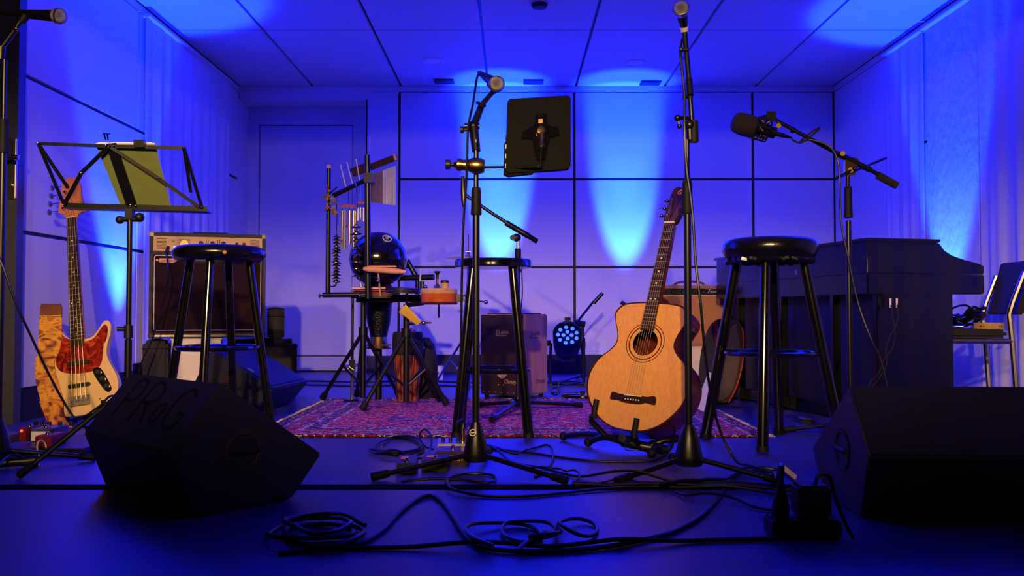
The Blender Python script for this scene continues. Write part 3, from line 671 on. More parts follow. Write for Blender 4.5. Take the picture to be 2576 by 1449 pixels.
hand_mic('vocal microphone with silver grille on top of the tall stand', mh, mt)
st.part('mic_clip', MB().cyl(b3 - V((0,0,0.004)), mt + (mh - mt) * 0.28, 0.012, 0.015, 12), 'silver_tube')

# boom stand over the piano with a large foam-covered microphone
YP = 3.42
pst = PX(2138, 900, YP); pst = V((pst.x, YP, 0))
st = mic_stand('boom microphone stand with grey counterweight beside the piano', pst, [math.radians(a) for a in (-92, 28, 150)], 0.26, zat(555, YP), (zat(548, YP), zat(470, YP)), zat(430, YP))
e1, e2 = PX(2222, 446, YP), PX(1962, 308, YP)
st.part('boom', MB().tube([e1, PX(2190, 428, YP), PX(2100, 383, YP), e2], 0.0085, 10).cyl(PX(2190, 428, YP), PX(2105, 385, YP), 0.012, n=12).cyl(PX(1998, 329, YP), PX(1990, 325, YP), 0.013, n=12), 'black_metal')
st.part('counterweight', MB().cyl(PX(2256, 467, YP), PX(2208, 441, YP), 0.0155, n=16), 'foam')
st.part('swivel', MB().prism(smooth2([(-0.018,0),(0.018,0),(0.02,0.02),(0.034,0.05),(0.028,0.068),(-0.012,0.07),(-0.022,0.05)]), PX(2138, 440, YP) + V((0,0.008,0)), (1,0,0), (0,0,1), (0,-1,0), 0.0, 0.016).cyl(PX(2140, 428, YP - 0.02), PX(2140, 428, YP + 0.02), 0.011, n=12), 'brass')
st.part('lock_lever', MB().tube([PX(2140, 428, YP - 0.02), PX(2120, 440, YP - 0.03), PX(2104, 447, YP - 0.03)], 0.005, 8).ball(PX(2150, 424, YP - 0.025), 0.010, 10), 'black_metal')
st.part('knob', MB().cyl(PX(2120, 386, YP - 0.02), PX(2120, 386, YP), 0.010, n=12).cyl(PX(1959, 316, YP - 0.022), PX(1959, 316, YP), 0.010, n=12), 'brass')
mk = Thing('studio_microphone', 'large black microphone with foam windscreen in a shock mount on the boom', 'microphone', PX(1890, 318, YP))
f0, f1 = PX(1842, 305, YP), PX(1960, 338, YP); ax = (f1 - f0).normalized()
mk.part('windscreen', MB().lathe(f0, ax, [(0,0),(0.026,0.002),(0.040,0.014),(0.046,0.04),(0.046,0.085),(0.040,0.10),(0,0.10)], 24), 'foam')
mk.part('body', MB().lathe(f0 + ax * 0.098, ax, [(0,0),(0.030,0),(0.030,0.045),(0.024,0.06),(0.024,0.085),(0,0.085)], 22), 'black_metal')
sh = MB()
for d in (0.095, 0.125, 0.15): sh.torus(f0 + ax * d, ax, 0.046, 0.0035, 24, 6)
qq = ax.to_track_quat('Z', 'Y')
for k in range(6):
    a = k * PI / 3; sh.tube([f0 + ax * 0.095 + qq @ V((0.046*math.cos(a), 0.046*math.sin(a), 0)), f0 + ax * 0.15 + qq @ V((0.046*math.cos(a), 0.046*math.sin(a), 0))], 0.0035, 6)
sm_o = mk.part('shock_mount', sh, 'black_metal')
cb = MB()
for k in range(8):
    a = k * PI / 4; cb.tube([f0 + ax * (0.10 + 0.04*(k % 2)) + qq @ V((0.046*math.cos(a), 0.046*math.sin(a), 0)), f0 + ax * 0.125 + qq @ V((0.03*math.cos(a+0.4), 0.03*math.sin(a+0.4), 0))], 0.0018, 5)
mk.part('elastic', cb, 'hide', parent=sm_o)
mk.part('mount_arm', MB().tube([f0 + ax * 0.12 + V((0,0,0.046)), PX(1935, 290, YP), e2], 0.009, 8).box(PX(1925,290,YP).x, PX(1950,290,YP).x, YP - 0.012, YP + 0.012, PX(1935,305,YP).z, PX(1935,282,YP).z), 'black_metal')
mk.part('connector', MB().lathe(f0 + ax * 0.18, ax, [(0,0),(0.010,0),(0.010,0.035),(0.006,0.06),(0.004,0.075),(0,0.075)], 14), 'black_metal')

# stand at the left edge with a microphone
YL = 2.75
lst = PX(2, 700, YL); lst = V((lst.x, YL, 0))
st = mic_stand('black microphone stand at the dark door', lst, [math.radians(a) for a in (-90, 28, 150)], 0.28, zat(380, YL), (zat(385, YL), zat(300, YL)), zat(150, YL))
st.part('boom', MB().tube([PX(-20, 190, YL), PX(4, 120, YL), PX(40, 72, YL), PX(52, 52, YL)], 0.009, 10).ball(PX(40, 72, YL), 0.012, 10).cyl(PX(2,150,YL), PX(4,118,YL), 0.013, n=10), 'black_metal')
st.part('knob', MB().ball(PX(41, 72, YL - 0.015), 0.007, 10), 'brass')
hand_mic('black vocal microphone reaching past the dark door', PX(150, 41, YL - 0.02), PX(24, 33, YL + 0.02))
st.part('mic_clip', MB().cyl(PX(52, 56, YL), PX(66, 38, YL), 0.012, 0.015, 10), 'black_plastic')

# short boom stand at the cajon
YJ = 4.28
jst = PX(1303, 900, YJ); jst = V((jst.x, YJ, 0.009))
t = Thing('boom_stand', 'low black boom microphone stand in front of the cajon', 'microphone stand', jst)
for px, py in ((1237, 1068), (1462, 1030), (1200, 1030)):
    e = FL(px, py); e.z = 0.024
    lg = t.part('leg', MB().cyl(jst + V((0,0,0.045)), e, 0.010, n=10), 'black_metal')
    q = (jst + V((0,0,0.045)) - e).normalized(); t.part('rubber_foot', MB().cyl(e + q*0.04, e - q*0.005, 0.0135, n=10), 'rubber', parent=lg)
t.part('hub', MB().lathe(jst + V((0,0,0.02)), (0,0,1), [(0,0),(0.02,0),(0.026,0.02),(0.02,0.05),(0.014,0.06),(0,0.06)], 16), 'black_metal')
t.part('hub_knob', MB().cyl(jst + V((-0.02,-0.02,0.045)), jst + V((-0.035,-0.035,0.045)), 0.011, n=10), 'brass')
t.part('lower_tube', MB().cyl(jst + V((0,0,0.07)), jst + V((0,0,zat(640, YJ))), 0.011, n=12), 'black_metal')
t.part('clutch', MB().cyl(jst + V((0,0,zat(690, YJ))), jst + V((0,0,zat(630, YJ))), 0.016, n=14), 'rubber')
t.part('upper_tube', MB().cyl(jst + V((0,0,zat(640, YJ))), jst + V((0,0,zat(600, YJ))), 0.008, n=12), 'steel')
t.part('swivel', MB().ball(PX(1300, 598, YJ), 0.022, 12).cyl(PX(1290, 598, YJ - 0.03), PX(1290, 598, YJ), 0.015, n=12), 'black_plastic')
t.part('boom', MB().tube([PX(1350, 607, YJ), PX(1290, 570, YJ), PX(1240, 538, YJ), PX(1212, 519, YJ), PX(1170, 490, YJ)], 0.009, 10).cyl(PX(1330, 594, YJ), PX(1272, 560, YJ), 0.015, n=12), 'black_metal')
t.part('grip', MB().cyl(PX(1352, 608, YJ), PX(1330, 594, YJ), 0.013, n=12), 'rubber')
# boom stand behind the par can
YQ = 6.08
qst = PX(1466, 900, YQ); qst = V((qst.x, YQ, 0))
t = Thing('boom_stand', 'low black boom stand behind the LED par can', 'microphone stand', qst)
for a in (-0.4, 1.7, 3.8):
    e = qst + V((0.22*math.cos(a), 0.22*math.sin(a), 0.012)); t.part('leg', MB().cyl(qst + V((0,0,0.06)), e, 0.009, n=8), 'black_metal'); low_tube(qst + V((0,0,0.06)), e, 0.0092)
t.part('pole', MB().cyl(qst + V((0,0,0.03)), qst + V((0,0,zat(820, YQ))), 0.012, n=12), 'black_metal')
t.part('clutch', MB().cyl(qst + V((0,0,zat(880, YQ))), qst + V((0,0,zat(850, YQ))), 0.018, n=12), 'rubber')
t.part('swivel', MB().cyl(PX(1445, 812, YQ), PX(1472, 816, YQ), 0.022, n=14), 'rubber')
t.part('boom', MB().tube([PX(1448, 815, YQ), PX(1490, 762, YQ), PX(1516, 737, YQ)], 0.009, 8).cyl(PX(1493, 762, YQ), PX(1516, 737, YQ), 0.015, n=10), 'black_metal')
YQ2 = 5.7
q2 = PX(1600, 900, YQ2); q2 = V((q2.x, YQ2, 0))
t = Thing('boom_stand', 'low boom stand hidden mostly by the acoustic guitar', 'microphone stand', q2)
for a in (0.3, 2.4, 4.5): t.part('leg', MB().cyl(q2 + V((0,0,0.05)), q2 + V((0.2*math.cos(a), 0.2*math.sin(a), 0.011)), 0.009, n=8), 'black_metal')
t.part('pole', MB().cyl(q2 + V((0,0,0.03)), q2 + V((0,0,zat(782, YQ2))), 0.011, n=10), 'black_metal')
t.part('boom', MB().tube([PX(1562, 760, YQ2), PX(1600, 783, YQ2), PX(1660, 800, YQ2)], 0.009, 8).cyl(PX(1562, 760, YQ2), PX(1580, 771, YQ2), 0.014, n=10), 'black_metal')

# ================================================================== ACOUSTIC GUITAR
def neck_parts(t, M, y_nut, y_end, scale_l, w_nut, w_end, nfr, z_top, nstr, str_to, z_str, sp_nut, sp_br, dots, head_y, mat_board='rosewood'):
    fb = t.part('fingerboard', MB(M).prism([(-w_end/2, y_end), (w_end/2, y_end), (w_nut/2, y_nut), (-w_nut/2, y_nut)], (0,0,0), (1,0,0), (0,1,0), (0,0,1), z_top - 0.007, z_top), mat_board, bevel=0.0008)
    for k in range(1, nfr + 1):
        y = y_nut - scale_l * (1 - 2 ** (-k / 12.0))
        if y < y_end: break
        f = (y_nut - y) / (y_nut - y_end); w_ = (w_nut + (w_end - w_nut) * f) / 2
        t.part('fret', MB(M).box(-w_, w_, y - 0.0012, y + 0.0012, z_top - 0.001, z_top + 0.0012), 'fret', parent=fb)
    for k, xs in dots:
        y = y_nut - scale_l * (1 - (2 ** (-k / 12.0) + 2 ** (-(k - 1) / 12.0)) / 2)
        for x in xs: t.part('position_dot', MB(M).cyl((x, y, z_top - 0.001), (x, y, z_top + 0.0004), 0.0036, n=10), 'pearl', parent=fb)
    t.part('nut', MB(M).box(-w_nut/2, w_nut/2, y_nut, y_nut + 0.005, z_top - 0.006, z_top + 0.003), 'bone')
    for i in range(nstr):
        f = i / (nstr - 1) - 0.5
        hy = head_y[i]
        t.part('string', MB(M).tube([(f * sp_br, str_to, z_str), (f * sp_nut, y_nut + 0.003, z_top + 0.0026), (hy[0], hy[1], hy[2])], 0.0008 if nstr == 6 else 0.0011, 5), 'string')
def acoustic():
    b0 = PX(1576, 1083, 3.02); n0 = PX(1685, 568, 3.23)
    a = (n0 - b0).normalized(); nn = V((-0.60, -0.80, 0.10)); nn = (nn - a * nn.dot(a)).normalized(); wd = a.cross(nn)
    M = frame(b0, wd, a, nn)      # x right, y along the neck, z out of the top
    t = Thing('acoustic_guitar', 'natural spruce acoustic guitar with dark mahogany sides on a floor stand', 'guitar', (b0.x, b0.y, 0))
    half = [(x*1.06, y) for x, y in [(0.0,0.0),(0.06,0.006),(0.115,0.032),(0.158,0.075),(0.185,0.12),(0.1955,0.17),(0.19,0.215),(0.168,0.26),(0.130,0.298),(0.112,0.33),(0.116,0.365),(0.132,0.405),(0.143,0.435),(0.136,0.462),(0.11,0.484),(0.06,0.492),(0.0,0.494)]]
    out = smooth2(half + [(-x, y) for x, y in half[-2:0:-1]], 3)
    big = [(x * 1.012, 0.247 + (y - 0.247) * 1.006) for x, y in out]
    hole = circ(0, 0.335, 0.051, 36)
    O, X, Y, Z = (0,0,0), (1,0,0), (0,1,0), (0,0,1)
    top = t.part('soundboard', MB(M).plate(out, hole, O, X, Y, Z, -0.003, 0.0), 'spruce')
    rim = MB(M); n = len(big); D = 0.105
    rim.add([(x, y, z) for z in (-0.001, -D) for x, y in big], [(i, (i+1) % n, (i+1) % n + n, i + n) for i in range(n)])
    inn = [(x * 0.985, 0.247 + (y - 0.247) * 0.99) for x, y in big]
    rim.add([(x, y, z) for z in (-0.003, -D) for x, y in inn], [(i, i + n, (i+1) % n + n, (i+1) % n) for i in range(n)])
    t.part('sides', rim, 'mahogany')
    t.part('back', MB(M).prism(big, O, X, Y, Z, -D - 0.004, -D), 'mahogany')
    t.part('binding', MB(M).plate([(x * 1.016, 0.247 + (y - 0.247) * 1.008) for x, y in out], [(x * 0.982, 0.247 + (y - 0.247) * 0.987) for x, y in out], O, X, Y, Z, -0.0035, 0.0006), 'dark_wood', parent=top)
    t.part('rosette', MB(M).plate(circ(0,0.335,0.068,40), circ(0,0.335,0.0635,40), O, X, Y, Z, -0.001, 0.0005), 'mahogany', parent=top)
    t.part('rosette', MB(M).plate(circ(0,0.335,0.0785,40), circ(0,0.335,0.0755,40), O, X, Y, Z, -0.001, 0.0005), 'mahogany', parent=top)
    t.part('maker_label', MB(M).box(-0.005, 0.045, 0.275, 0.345, -D + 0.0005, -D + 0.002), 'paper', label='cream paper label inside the sound hole')
    t.part('bridge', MB(M).prism(smooth2([(-0.092,0.118),(-0.086,0.135),(-0.06,0.130),(-0.04,0.130),(0,0.132),(0.04,0.130),(0.06,0.130),(0.086,0.135),(0.094,0.118),(0.09,0.104),(0.055,0.108),(0.03,0.100),(-0.03,0.100),(-0.055,0.106),(-0.088,0.106)],3), O, X, Y, Z, 0, 0.008), 'rosewood', bevel=0.001)
    t.part('saddle', MB(M).box(-0.036, 0.036, 0.126, 0.130, 0.006, 0.012), 'bone')
    for i in range(6): t.part('bridge_pin', MB(M).lathe((-0.0275 + i*0.011, 0.113, 0.006), (0,0,1), [(0,0),(0.0022,0),(0.003,0.003),(0,0.005)], 8), 'bone')
    yn = 0.822
    t.part('neck', MB(M).prism([(-0.026, 0.40), (0.026, 0.40), (0.0215, yn), (-0.0215, yn)], O, X, Y, Z, -0.022, 0.003), 'mahogany', bevel=0.006)
    t.part('heel', MB(M).prism([(-0.026, 0.47), (0.026, 0.47), (0.024, 0.53), (-0.024, 0.53)], O, X, Y, Z, -0.085, -0.006), 'mahogany', bevel=0.006)
    # headstock tilted back
    hx = Matrix.Translation((0, yn, 0.004)) @ Matrix.Rotation(math.radians(-13), 4, 'X')
    HM = M @ hx
    hpoly = smooth2([(-0.022,0.0),(0.022,0.0),(0.034,0.026),(0.036,0.06),(0.037,0.10),(0.039,0.145),(0.034,0.175),(0.016,0.185),(0.004,0.178),(-0.018,0.186),(-0.035,0.176),(-0.038,0.145),(-0.037,0.10),(-0.036,0.06),(-0.033,0.026)],3)
    hd_ = t.part('headstock', MB(HM).prism(hpoly, O, X, Y, Z, -0.014, 0.002), 'dark_wood', bevel=0.002)
    fl_ = MB(HM)
    for k in range(3):
        c = [((0.017 - 0.004*k) * math.cos(a_ * 0.8 + k) * (1 - a_ / 9), 0.152 + (0.018 - 0.003*k) * math.sin(a_ * 0.8 + k) * (1 - a_ / 9), 0.0028) for a_ in range(9)]
        fl_ = MB(HM); fl_.tube(catmull(c, 3), 0.0016, 5); t.part('inlay_scroll', fl_, 'peach_wood', parent=hd_)
    posts = []
    for sgn in (-1, 1):
        for k in range(3):
            y = 0.045 + k * 0.038; x = sgn * 0.024
            pg = t.part('tuner', MB(HM).lathe((x, y, 0.0), (0,0,1), [(0.006,0),(0.006,0.003),(0.0035,0.004),(0.003,0.012),(0,0.012)], 10).cyl((sgn*0.036, y, -0.008), (sgn*0.046, y, -0.008), 0.0025, n=8), 'chrome', parent=hd_)
            t.part('tuner_button', MB(HM).ball((sgn*0.052, y, -0.008), 0.0085, 10, 0.8, (0,1,0)), 'chrome', parent=pg)
            posts.append((x, hx @ V((x, y, 0.008))))
    L_, R_ = [p for x, p in posts if x < 0], [p for x, p in posts if x > 0]
    order = [L_[0], L_[1], L_[2], R_[2], R_[1], R_[0]]
    neck_parts(t, M, yn, 0.382, 0.65, 0.043, 0.056, 20, 0.010, 6, 0.128, 0.0125, 0.035, 0.054, [(k, [0]) for k in (5, 7, 9)] + [(12, [-0.01, 0.01])], [tuple(p) for p in order])
    t.part('loose_string_end', MB(HM).tube(catmull([(-0.024,0.05,0.008),(-0.05,0.07,0.012),(-0.068,0.055,0.012),(-0.06,0.03,0.01),(-0.04,0.03,0.006)], 4), 0.0007, 5), 'cable', parent=hd_)
    t.part('strap_button', MB(M).lathe((0.146, 0.41, -0.05), (1, 0.1, 0), [(0,-0.01),(0.008,-0.01),(0.008,0.004),(0.005,0.008),(0.009,0.014),(0,0.015)], 12), 'steel')
    t.part('end_pin', MB(M).lathe((0, 0.003, -0.05), (0,-1,0), [(0,0),(0.008,0),(0.006,0.006),(0.009,0.012),(0,0.013)], 12), 'black_plastic')
    # stand
    g = Thing('guitar_stand', 'low black folding stand under the acoustic guitar', 'guitar stand', (b0.x, b0.y + 0.1, 0))
    B = lambda x, y, z: M @ V((x, y, z))
    hub0 = B(-0.03, -0.035, -0.04); hub1 = B(0.07, -0.04, -0.05)
    g.part('cradle', MB().tube([B(-0.146, 0.034, 0.016), B(-0.152, 0.016, 0.002), B(-0.112, -0.020, -0.05), hub0, hub1, B(0.12, -0.006, -0.06), B(0.15, 0.012, -0.1)], 0.011, 10), 'black_metal')
    for x, y in ((-0.14, 0.045), (0.04, -0.005)):
        g.part('yoke_pad', MB().tube([B(x, y - 0.018, 0.006), B(x, y + 0.004, 0.014), B(x - 0.002, y + 0.05, 0.013)], 0.011, 10), 'rubber')
    g.part('cross_bar', MB().tube([B(0.04, -0.02, 0.01), B(0.04, -0.035, -0.03), B(0.04, -0.03, -0.09)], 0.011, 8).tube([hub0, hub1, B(0.12, -0.03, -0.10)], 0.018, 10), 'black_metal')
    feet = [(FL(1480, 1124), hub0), (FL(1640, 1153), hub1 + wd * 0.05), (FL(1418, 1108), hub0), (FL(1690, 1108), hub1)]
    for e, h0 in feet:
        e = V((e.x, e.y, 0.018)); mid = (e + h0) / 2 + V((0, 0, 0.018))
        lg = g.part('leg', MB().tube(catmull([h0, mid, e], 4), 0.012, 10), 'black_metal')
        g.part('foot', MB().ball(e, 0.0175, 12), 'rubber', parent=lg)
    g.part('pad_lock', MB().cyl(B(-0.005, -0.03, -0.02), B(-0.005, -0.03, 0.01), 0.016, n=14), 'steel')
    g.part('retaining_loop', MB().tube(catmull([B(0.03, -0.035, 0.0), B(0.022, -0.062, 0.03), B(0.05, -0.078, 0.05), B(0.085, -0.066, 0.04), B(0.07, -0.048, 0.015), B(0.035, -0.035, 0.0)], 5), 0.0018, 5), 'cable')
    return M
acoustic()

# ================================================================== BASS GUITAR
def bass():
    b0 = PX(204, 1044, 3.78); h0 = PX(176, 442, 4.02)
    a = (h0 - b0).normalized(); nn = V((0.10, -0.99, 0.06)); nn = (nn - a * nn.dot(a)).normalized(); wd = a.cross(nn)
    M = frame(b0, wd, a, nn); O, X, Y, Z = (0,0,0), (1,0,0), (0,1,0), (0,0,1)
    t = Thing('bass_guitar', 'cream electric bass guitar with red tortoiseshell pickguard leaning by the left wall', 'bass guitar', (b0.x, b0.y, 0))
    body = smooth2([(0.03,0.0),(0.10,0.014),(0.150,0.055),(0.168,0.115),(0.158,0.17),(0.136,0.22),(0.124,0.265),(0.130,0.31),(0.145,0.355),(0.150,0.395),(0.138,0.42),(0.118,0.417),(0.098,0.39),(0.072,0.358),(0.04,0.348),(-0.02,0.352),(-0.055,0.375),(-0.078,0.42),(-0.098,0.47),(-0.122,0.487),(-0.142,0.465),(-0.140,0.41),(-0.130,0.35),(-0.128,0.30),(-0.145,0.24),(-0.168,0.18),(-0.176,0.12),(-0.162,0.06),(-0.11,0.014),(-0.04,0.0)], 3)
    t.part('body', MB(M).prism(body, O, X, Y, Z, -0.042, 0.0), 'cream', bevel=0.007)
    pg = t.part('pickguard', MB(M).prism(smooth2([(-0.098,0.425),(-0.075,0.395),(-0.045,0.362),(0.0,0.345),(0.045,0.336),(0.078,0.35),(0.105,0.385),(0.124,0.402),(0.136,0.385),(0.130,0.34),(0.113,0.30),(0.108,0.26),(0.100,0.225),(0.080,0.20),(0.04,0.19),(-0.03,0.195),(-0.078,0.212),(-0.098,0.25),(-0.09,0.31),(-0.092,0.37)],3), O, X, Y, Z, 0, 0.003), 'tortoise')
    for y, z in ((0.238, 0.012), (0.135, 0.010)):
        t.part('pickup', MB(M).prism(rrect(-0.048, 0.048, y - 0.009, y + 0.009, 0.008), O, X, Y, Z, -0.001, z), 'black_plastic', bevel=0.002)
    cp = t.part('control_plate', MB(M).prism(smooth2([(0.062,0.20),(0.085,0.205),(0.103,0.19),(0.138,0.11),(0.134,0.088),(0.118,0.088),(0.100,0.11),(0.07,0.165)],3), O, X, Y, Z, 0.0, 0.004), 'chrome')
    for x, y in ((0.086, 0.184), (0.103, 0.150), (0.120, 0.114)):
        t.part('knob', MB(M).lathe((x, y, 0.003), (0,0,1), [(0,0),(0.0105,0),(0.0095,0.014),(0.008,0.016),(0,0.016)], 16), 'black_plastic', parent=cp)
    br = t.part('bridge', MB(M).box(-0.042, 0.042, 0.045, 0.088, 0.0, 0.005).box(-0.042, 0.042, 0.043, 0.047, 0.0, 0.015), 'dull_steel', bevel=0.001)
    for i in range(4): t.part('saddle', MB(M).box(-0.0385 + i*0.020, -0.0225 + i*0.020, 0.062, 0.084, 0.004, 0.014), 'dull_steel', parent=br, bevel=0.002)
    for x, y in ((-0.085, 0.10), (0.085, 0.06), (-0.13, 0.44)): t.part('strap_screw', MB(M).ball((x, y, 0.001), 0.004, 8), 'steel')
    yn = 0.944
    t.part('neck', MB(M).prism([(-0.031, 0.335), (0.031, 0.335), (0.020, yn), (-0.020, yn)], O, X, Y, Z, -0.018, 0.006), 'maple', bevel=0.006)
    head = smooth2([(-0.020,yn-0.002),(-0.036,yn+0.028),(-0.062,yn+0.040),(-0.056,yn+0.075),(-0.050,yn+0.11),(-0.044,yn+0.15),(-0.036,yn+0.19),(-0.006,yn+0.212),(0.028,yn+0.20),(0.046,yn+0.165),(0.047,yn+0.12),(0.055,yn+0.07),(0.074,yn+0.046),(0.072,yn+0.032),(0.045,yn+0.028),(0.024,yn+0.012),(0.020,yn-0.002)], 3)
    hd_ = t.part('headstock', MB(M).prism(head, O, X, Y, Z, -0.016, -0.002), 'maple', bevel=0.002)
    posts = []
    for k in range(4):
        y = yn + 0.055 + k * 0.041; x = -0.036 + k * 0.006
        tn = t.part('tuner', MB(M).lathe((x, y, -0.004), (0,0,1), [(0.009,0),(0.009,0.004),(0.006,0.006),(0.0055,0.016),(0,0.016)], 14).cyl((x - 0.02, y, -0.02), (x - 0.062, y, -0.02), 0.0035, n=8), 'chrome', parent=hd_)
        t.part('tuner_key', MB(M).lathe((x - 0.062, y, -0.02), (-1,0,0), [(0,0),(0.004,0),(0.013,0.006),(0.016,0.012),(0.012,0.019),(0,0.021)], 12), 'steel', parent=tn)
        posts.append((x + 0.004, y, 0.004))
    neck_parts(t, M, yn, 0.318, 0.866, 0.040, 0.062, 20, 0.011, 4, 0.074, 0.015, 0.030, 0.058, [(k, [0]) for k in (3, 5, 7, 9, 15, 17, 19)] + [(12, [-0.014, 0.014])], posts)
    # stand
    g = Thing('guitar_stand', 'low black stand cradling the cream bass guitar', 'guitar stand', (b0.x, b0.y, 0))
    B = lambda x, y, z: M @ V((x, y, z))
    for s in (-1, 1):
        f0 = B(s * 0.10, 0.0, 0.03); f1 = B(s * 0.12, 0.0, -0.12); hb_ = above([B(s*0.05, 0.002, -0.075)], 0.016)[0]
        g.part('yoke', MB().tube(above([B(s*0.10, 0.05, 0.0088), B(s*0.10, 0.010, 0.0092), B(s*0.10, 0.006, 0.0), B(s*0.10, 0.006, -0.05), hb_], 0.0105), 0.009, 8), 'rubber')
        lg = g.part('leg', MB().tube([hb_, V((f0.x + s*0.02, f0.y - 0.02, 0.010))], 0.009, 8).tube([hb_, V((f1.x + s*0.0, f1.y + 0.10, 0.010))], 0.009, 8), 'black_metal')
    g.part('cross_tube', MB().tube(above([B(-0.08, 0.002, -0.075), B(0.08, 0.002, -0.075)], 0.0165), 0.012, 10), 'black_metal')
    # strap
    s_ = Thing('guitar_strap', 'orange and gold leaf-patterned guitar strap hanging from the bass guitar', 'strap', (b0.x - 0.1, b0.y - 0.06, 0.0))
    def on_body(px, py, off):
        if off is None or off > 0.9: return FL(px, py, 0.004)
        r = ray(px, py); o_ = M @ V((0, 0, off)); return EYE + r * ((o_ - EYE).dot(nn) / r.dot(nn))
    def ribbon(cs, mat, nm, th=0.003):
        mb = MB(); L, R = [], []
        for px0, px1, py, off in cs: L.append(on_body(px0, py, off)); R.append(on_body(px1, py, off - 0.004))
        L, R = above(catmull(L, 5), 0.003), above(catmull(R, 5), 0.003); n = len(L)
        for off in (0, th):
            for l, r in zip(L, R): mb.v += [l + V((0, off, 0)), r + V((0, off, 0))]
        for i in range(n - 1):
            a_ = 2*i; mb.f += [[a_, a_+1, a_+3, a_+2], [2*n+a_+2, 2*n+a_+3, 2*n+a_+1, 2*n+a_], [a_, a_+2, 2*n+a_+2, 2*n+a_], [a_+1, 2*n+a_+1, 2*n+a_+3, a_+3]]
        mb.f += [[0, 2*n, 2*n+1, 1], [2*n-2, 2*n-1, 4*n-1, 4*n-2]]
        return s_.part(nm, mb, mat)
    ribbon([(104,152,764,0.004),(101,155,775,0.008),(100,155,797,0.010)], 'brown_leather', 'leather_end', 0.006)
    ribbon([(100,154,793,0.010),(97,155,840,0.009),(94,150,880,0.008),(88,136,915,0.012),(90,146,960,0.010),(100,158,1000,0.010),(106,162,1015,0.012)], 'strap_leaf', 'webbing')
    ribbon([(98,160,1010,0.014),(108,158,1035,0.030),(118,168,1060,0.055),(128,192,1084,0.085)], 'strap_leaf', 'webbing_fold')
bass()

